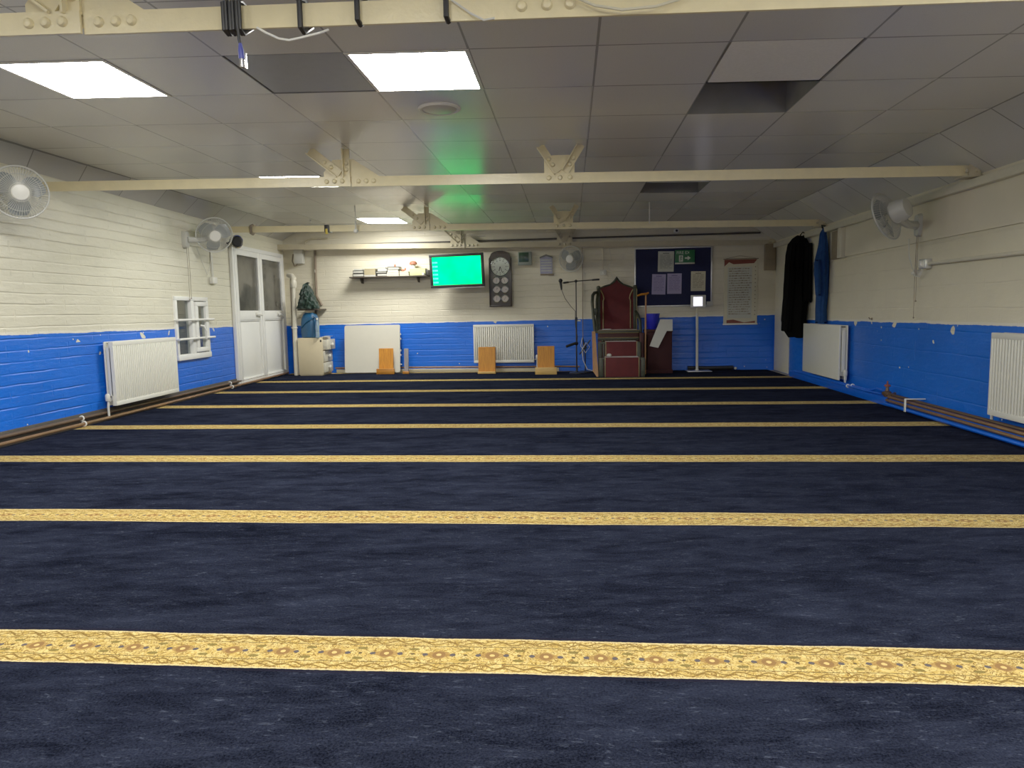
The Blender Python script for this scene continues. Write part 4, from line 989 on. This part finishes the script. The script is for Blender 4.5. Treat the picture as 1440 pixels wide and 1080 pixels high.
tag(obj('poster_roll', b, 'paper'), 'folded white printed sheet draped over the maroon cupboard', 'paper sheet')
b = B(); b.tube([(1.95, 11.955, .04), (2.3, 11.95, .035), (2.7, 11.955, .04)], .035, 10); tag(obj('cable_bundle', b, 'black'), 'long black bundle lying along the far wall behind the tablet stand', 'bundle')
b = B(); b.ball((2.73, 11.93, .03), .022); tag(obj('cable_end', b, 'paper'), 'white blob at the end of the black floor bundle', 'plug')

# wooden stands
def stand(cx, y, w, h, base_w, base_h, bmat, basemat, label, bd=.10, tilt=.04, side=.03):
    t = thing('wooden_stand', (cx, y, 0), label, 'wooden stand', 'low wooden stands by the far wall')
    b = B(); th = side
    pr = [(y+.0, .02), (y+th, .02), (y+th+tilt, h), (y+tilt, h)]
    x0, x1 = cx-w/2, cx+w/2
    b._faces([(x, yy, z) for x in (x0, x1) for yy, z in pr], [(0,1,2,3),(7,6,5,4),(0,4,5,1),(1,5,6,2),(2,6,7,3),(3,7,4,0)])
    bmesh.ops.bevel(b.bm, geom=b.bm.edges[:], offset=.004, segments=1, affect='EDGES'); obj('upright_board', b, bmat, t)
    b = B(); b.box((cx-base_w/2, y-bd*.55, .001), (cx+base_w/2, y-.001, base_h), .005); obj('base_bar', b, basemat, t)
    b = B(); b.box((cx-w*.35, y+th, .001), (cx+w*.35, y+th+bd, .03), .004); b.prism([(cx-.012, .03), (cx+.012, .03), (cx+.012, h*.6), (cx-.012, h*.6)], y+th+.005, y+th+.028); obj('rear_prop', b, bmat, t)
    return t
stand(-3.165, 11.86, .25, .44, .315, .095, 'wood_orange', 'wood_orange_h', 'orange wooden stand in front of the leaning cream table')
stand(-1.405, 11.75, .29, .445, .30, .035, 'wood_brown', 'wood_pine', 'brown wooden stand in front of the left half of the far radiator', side=.05)
stand(-.40, 11.50, .28, .46, .35, .115, 'wood_brown', 'wood_pine', 'brown wooden stand with a deep pale pine base bar')
stand(-2.815, 11.88, .075, .43, .11, .045, 'wood_grey', 'wood_orange_h', 'narrow grey stand just right of the leaning cream table')

# folded table leaning on the wall
t = thing('folding_table', (-3.4, 12.0, 0), 'cream folded table leaning upright against the far wall', 'table')
def tmp(x, d, z): return V((x, 11.965 + d + .10*z, z))
b = B(); pr = []
x0, x1, z0, z1, r = -3.925, -2.945, .02, .84, .03
for cx, cz, a0 in ((x1-r, z1-r, 0), (x0+r, z1-r, 90), (x0+r, z0+r, 180), (x1-r, z0+r, 270)):
    for k in range(5): q = math.radians(a0 + 90*k/4); pr.append((cx + r*math.cos(q), cz + r*math.sin(q)))
b.prism(pr, 0, .03); obj('table_top', b, 'table_top', t, tmp)
for u in (x1-.05, x0+.05):
    b = B(); b.tube([(u+.0, .045, .15), (u, .045, .7)], .012, 8); b.tube([(u-.0, .045, .15), (u + (.07 if u > -3.4 else -.0), .045, .15)], .012, 8)
    obj('leg', b, 'alu', t, tmp)
b = B()
for z in (.30, .38, .58, .66): b.box((x1-.005, .03, z), (x1+.012, .05, z+.03), .004)
obj('leg_clip', b, 'white', t, tmp)

# left corner: pipes, cabinet, bags
t = thing('drain_pipe', (-4.72, 11.72, 0), 'thick cream upright pipe in the far left corner', 'pipe')
b = B(); b.tube([(-4.71, 11.75, .005), (-4.70, 11.75, .8), (-4.69, 11.75, 1.55)], .036, 16); obj('tube', b, 'pipe_cream', t)
b = B(); b.lathe([(.045, 0), (.055, .03), (.055, .10), (.042, .13)], (-4.69, 11.75, 1.5), (.05, 0, 1), 16); b.tube([(-4.69, 11.75, 1.6), (-4.68, 11.75, 1.66), (-4.72, 11.78, 1.70), (-4.80, 11.82, 1.72)], [.046, .048, .046, .04], 14); obj('elbow', b, 'pipe_cream', t)
b = B(); b.ring((-4.70, 11.75, .82), (0, 0, 1), .042, .008, 18, 6); b.bar((-4.72, 11.77, .82), (-4.9, 12.1, .82), .02, .02); obj('clip', b, 'white', t)
pipe('drain_pipe', [(-4.86, .16, .005), (-4.86, .16, 1.6), (-4.85, .14, 1.75)], .018, 'brown_pipe', 'thin brown upright pipe behind the thick cream one', MB)
pipe('drain_pipe', [(-4.44, .03, 2.16), (-4.45, .03, 1.75), (-4.45, .03, 1.37), (-4.36, .03, 1.2)], .022, 'brown_pipe', 'brown pipe running down the wall to the corner shelf', MB, [(-4.45, .03, 1.8)], clipmat='cream_paint')
pipe('drain_pipe', [(-4.15, .05, .09), (-2.4, .05, .09), (-.2, .05, .085), (.15, .05, .08)], .014, 'copper', 'copper pipe along the foot of the far wall', MB)
t = thing('alarm_box', MB(-4.74, 0, 1.9), 'pale grey alarm box high in the far left corner', 'alarm box')
b = B(); b.box((-4.80, 0, 1.93), (-4.64, .12, 2.19), .012); obj('casing', b, 'plastic', t, MB)
b = B(); b.tube([MB(-4.83, .06, 2.1), MB(-4.845, .08, 1.98), MB(-4.80, .1, 1.89), MB(-4.76, .1, 1.9), MB(-4.75, .1, 1.93)], .01, 6); obj('cable', b, 'brown_pipe', t)
b = B(); b.tube([MB(-4.62, .05, 2.18), MB(-4.60, .06, 2.3), MB(-4.5, .05, 2.36), MB(-4.2, .03, 2.36)], .014, 8); tag(obj('duct', b, 'steel_dull'), 'grey cable conduit bending over the alarm box', 'conduit')
b = B(); b.box((-4.66, .0, 1.115), (-4.29, .42, 1.14), .004); b.prism([(-4.5, 1.115), (-4.47, 1.115), (-4.47, .98), (-4.5, .98)], 0, .03)
tag(obj('corner_shelf', b, 'wood_shelf', None, MB), 'small dark shelf in the corner under the green cloth', 'shelf')
# crumpled cloth
b = B(); rs = []; rr = random.Random(21); n = 56; NZ = 22
prof = [(0, .155, .13, 0), (.06, .168, .14, 0), (.25, .152, .14, 0), (.45, .125, .13, -.01), (.62, .10, .11, -.02), (.78, .075, .09, -.025), (.92, .048, .06, -.02), (1, .015, .02, -.01)]
for i in range(NZ):
    q = i/(NZ-1); k0 = max(k for k in range(7) if prof[k][0] <= q + 1e-9); A, Bq = prof[k0], prof[k0+1]; f = (q-A[0])/(Bq[0]-A[0])
    hx, hy, ox = [A[m] + (Bq[m]-A[m])*f for m in (1, 2, 3)]
    ring = []
    for k in range(n):
        th = 2*PI*k/n
        w = 1 + .15*abs(math.sin(3*th + 5*q)) * math.sin(4*th - 9*q) + .12*math.sin(9*th + 14*q) * math.cos(11*q) + .07*math.sin(17*th - 23*q) + rr.uniform(-.03, .03)
        ring.append((-4.46 + ox + hx*w*math.cos(th), 11.80 + hy*w*math.sin(th), 1.141 + .43*q + (.014*math.sin(5*th + 8*q) if i else 0)))
    rs.append(ring)
b.rings(rs); b.tube([(-4.50, 11.8, 1.55), (-4.45, 11.78, 1.585), (-4.42, 11.78, 1.575)], .012, 6); tag(obj('bundled_cloth', b, 'cloth_green'), 'dark green crumpled cloth heaped on the corner shelf', 'cloth')
# blue bag
t = thing('bag', (-4.46, 11.8, .65), 'bulky blue bag standing on the beige drawer cabinet', 'bag')
b = B(); rs = []
for i, (z, hx, hy) in enumerate(((.648, .12, .11), (.66, .135, .125), (.75, .145, .13), (.88, .145, .13), (.98, .135, .12), (1.04, .11, .10), (1.075, .07, .06))):
    rs.append([(-4.46 + hx*math.copysign(abs(math.cos(a))**.7, math.cos(a))*(1+.04*math.sin(7*a+i)), 11.84 + hy*math.copysign(abs(math.sin(a))**.7, math.sin(a))*(1+.04*math.sin(6*a-i)), z) for a in [2*PI*k/28 for k in range(28)]])
b.rings(rs); obj('bag_body', b, 'bag_blue', t)
b = B(); b.tube([(-4.58, 11.72, .82), (-4.5, 11.70, .9), (-4.4, 11.70, .96), (-4.33, 11.74, 1.0)], .012, 6); b.tube([(-4.36, 11.72, 1.02), (-4.31, 11.72, .98), (-4.32, 11.74, .85)], .012, 6); obj('strap', b, 'bag_blue', t)
t = thing('water_bottle', (-4.29, 11.72, .65), 'clear plastic water bottle beside the blue bag', 'bottle')
b = B(); b.lathe([(.030, 0), (.034, .01), (.034, .09), (.03, .1), (.034, .11), (.034, .2), (.022, .26), (.013, .29), (.013, .31)], (-4.285, 11.70, .648), (0, 0, 1), 20); obj('body', b, 'clear', t)
b = B(); b.lathe([(.016, .305), (.016, .335), (.002, .336)], (-4.285, 11.70, .648), (0, 0, 1), 14); obj('cap', b, 'white', t)
# drawer cabinet: side panel towards the room, drawers facing right
t = thing('drawer_cabinet', (-4.42, 11.9, 0), 'beige drawer cabinet in the far left corner below the blue bag', 'cabinet')
b = B(); b.box((-4.645, 11.70, .015), (-4.215, 12.14, .645), .006); b.box((-4.63, 11.72, 0), (-4.23, 12.12, .02)); obj('carcass', b, 'cabinet', t)
for k, (za, zb_, out) in enumerate(((.44, .61, .07), (.235, .42, .015), (.05, .22, .015))):
    b = B(); b.box((-4.216, 11.72, za), (-4.2+out, 12.12, zb_), .004); d = obj('drawer', b, 'drawer', t)
    b = B(); b.lathe([(.012, 0), (.012, .015), (.03, .025), (.032, .035), (.02, .045), (.001, .047)], (-4.2+out, 11.9, (za+zb_)/2), (1, 0, 0), 18); obj('knob', b, 'paper', d)
b = B(); b.box((-4.25, 11.701-.004, .575), (-4.225, 11.705, .61), .001); obj('lock', b, 'black', t)
b = B(); b._faces([(-4.30, 11.74, .6475), (-4.13, 11.72, .66), (-4.10, 11.98, .665), (-4.27, 12.0, .6475), (-4.2, 11.86, .675)], [(0, 1, 4), (1, 2, 4), (2, 3, 4), (3, 0, 4)]); bmesh.ops.solidify(b.bm, geom=b.bm.faces[:], thickness=.003)
tag(obj('loose_papers', b, 'paper'), 'loose white paper sheet on top of the drawer cabinet', 'paper')

# ================================================================= CEILING FITTINGS
vz = ceil_z(-.895)
t = thing('ceiling_vent', (-.895, 5.03, vz), 'round white ceiling vent beside the middle light panel', 'vent')
b = B(); b.lathe([(.150, 0), (.150, -.008), (.135, -.016), (.122, -.012), (.120, 0)], (-.895, 5.03, vz), (0, 0, 1), 40); obj('outer_ring', b, 'tile_pale', t)
b = B(); b.lathe([(.122, -.004), (.108, -.014), (.03, -.018), (.001, -.018)], (-.895, 5.03, vz), (0, 0, 1), 40); obj('disc', b, 'plastic', t)
b = B(); b.lathe([(.02, 0), (.02, -.01), (.008, -.015), (.008, -.05), (.03, -.055), (.03, -.058), (.002, -.06)], (-4.06, 11.0, ceil_z(-4.06)), (0, 0, 1), 14); tag(obj('sprinkler_head', b, 'chrome'), 'small silver ceiling fitting near the far left corner', 'ceiling fitting')
t = thing('hanging_ball', (-2.906, 9.58, 2.14), 'small white ball hanging on a cord before the far truss', 'hanging ball')
b = B(); b.ball((-2.906, 9.58, 2.17), .032); obj('ball', b, 'white', t)
b = B(); b.tube([(-2.906, 9.58, 2.2), (-2.906, 9.58, ceil_z(-2.906))], .006, 6); b.tube([(-2.906, 9.58, 2.2), (-2.906, 9.58, 2.3)], .012, 8); obj('cord', b, 'plastic', t)
b = B(); b.tube([(1.045, 9.5, ceil_z(1.045)), (1.045, 9.5, 2.15)], .007, 6); tag(obj('hanging_rod', b, 'white'), 'thin white rod hanging from the ceiling by the far dark gap', 'rod')
t = thing('security_camera', MB(1.75, 0, 2.28), 'tiny white camera with black lens above the notice board', 'camera')
b = B(); b.box((1.715, .02, 2.275), (1.79, .1, 2.335), .012); b.box((1.735, 0, 2.29), (1.77, .02, 2.32)); obj('body', b, 'white', t, MB)
b = B(); b.lathe([(.018, 0), (.02, .012), (.001, .014)], MB(1.752, .1, 2.302), (0, -1, 0), 14); obj('lens', b, 'black', t)
# things wrapped on the nearest truss
def wrap(b, x, Y, z0, h, r, dx=0., pad=.02):
    zc = z0 - .0155*x
    pts = [(x, Y-.03-pad, zc-.012), (x, Y-.03-pad, zc+h+.004), (x+dx, Y-.005, zc+h+.016), (x+dx, Y+.075, zc+h+.012), (x+dx, Y+.08, zc+.03), (x+dx*.5, Y+.0, zc-.018)]
    b.tube(pts, r, 8, True)
t = thing('coiled_cable', (-1.285, 2.75, 2.0), 'black cable coiled round the nearest truss with a blue plug hanging', 'cable')
b = B()
for k in range(6): wrap(b, -1.318+.0135*k, 2.77, 2.135, .085, .0075, .004*(-1)**k, .004*(k % 2))
obj('coil', b, 'black', t)
b = B(); b.tube([(-1.258, 2.73, 2.15), (-1.255, 2.73, 2.10), (-1.252, 2.73, 2.085)], .006, 8); obj('lead', b, 'black', t)
b = B(); b.tube([(-1.252, 2.73, 2.088), (-1.25, 2.73, 2.06), (-1.248, 2.73, 2.03)], [.006, .011, .012], 10); obj('plug_sleeve', b, 'xlr_blue', t)
b = B(); b.tube([(-1.248, 2.73, 2.03), (-1.247, 2.73, 1.998)], .010, 12); b.box((-1.234, 2.725, 1.995), (-1.230, 2.735, 2.05)); obj('plug_tip', b, 'chrome', t)
b = B(); b.tube([(-1.19, 2.75, 2.15), (-1.15, 2.74, 2.125), (-1.10, 2.735, 2.10), (-1.06, 2.735, 2.092), (-1.02, 2.735, 2.098), (-.94, 2.74, 2.115), (-.92, 2.78, 2.14)], .0045, 8); tag(obj('drooping_wire', b, 'white'), 'short white wire drooping under the nearest truss', 'wire')
for x, lb in ((-1.015, 'black strap round the nearest truss, closest to the coiled cable'), (-.792, 'middle black strap round the nearest truss, beside the bright light panel'), (-.452, 'black strap round the nearest truss farthest from the coiled cable')):
    b = B(); wrap(b, x, 2.77, 2.135 + (.02 if x > -.9 else 0), .085, .011, .004, .0); tag(obj('cable_strap', b, 'black'), lb, 'strap', 'black straps on the nearest truss')
b = B(); b.tube([(-.44, 2.74, 2.215), (-.36, 2.735, 2.155), (-.31, 2.735, 2.128), (-.27, 2.74, 2.135)], .004, 6); tag(obj('loose_wire', b, 'plastic'), 'thin grey wire curling off the last strap of the nearest truss', 'wire')
b = B(); b.tube([(.0, 2.725, 2.2), (.10, 2.725, 2.155), (.2, 2.725, 2.135), (.32, 2.725, 2.14), (.42, 2.74, 2.17)], .005, 6); tag(obj('loose_wire', b, 'paper_cream'), 'cream wire sagging across the rivets of the nearest truss', 'wire')
b = B(); wrap(b, -4.42, 9.7, 2.128, .085, .02, .004); tag(obj('cable_clamp', b, 'brown_pipe'), 'dark brown clamp on the far truss near the left wall', 'clamp')
t = thing('tape_wrap', (-3.34, 9.68, 2.11), 'yellow and black tape wrapped round the far truss', 'tape')
b = B(); zc = 2.128+.0155*3.34; b.box((-3.375, 9.655, zc-.008), (-3.305, 9.79, zc+.095), .006); obj('black_band', b, 'black', t)
b = B(); b.box((-3.36, 9.65, zc-.035), (-3.325, 9.68, zc+.04), .006); obj('yellow_band', b, 'tape_yellow', t)

# ================================================================= LIGHT, CAMERA
w = bpy.data.worlds.new('world'); SC.world = w; w.use_nodes = True
w.node_tree.nodes['Background'].inputs[0].default_value = (.8, .85, 1, 1); w.node_tree.nodes['Background'].inputs[1].default_value = .02
L = bpy.data.lights.new('beyond_fill', 'POINT'); L.energy = 40; L.shadow_soft_size = .2; L.color = (1, .95, .85)  # added point light that brightens the room behind the hatch window
o = bpy.data.objects.new('beyond_fill', L); COL.objects.link(o); o.location = (-5.7, 9.6, 2.2)

cam = bpy.data.cameras.new('camera'); co = bpy.data.objects.new('camera', cam); COL.objects.link(co)
yaw, pitch, roll, F = -.0837, .104, -.0181, 990.46
f = V((math.sin(yaw)*math.cos(pitch), math.cos(yaw)*math.cos(pitch), -math.sin(pitch)))
r = V((math.cos(yaw), -math.sin(yaw), 0)); u = r.cross(f)
r2 = math.cos(roll)*r + math.sin(roll)*u; u2 = -math.sin(roll)*r + math.cos(roll)*u
mm = Matrix((r2, u2, -f)).transposed().to_4x4(); mm.translation = (0, 0, CAMZ); co.matrix_world = mm
cam.sensor_fit = 'HORIZONTAL'; cam.sensor_width = 36; cam.lens = 36*F/1440; cam.clip_start = .05
SC.camera = co
SC.view_settings.view_transform = 'Standard'; SC.view_settings.look = 'None'; SC.view_settings.exposure = 0; SC.view_settings.gamma = 1.22
SC.cycles.use_denoising = True; SC.cycles.max_bounces = 10; SC.cycles.diffuse_bounces = 6
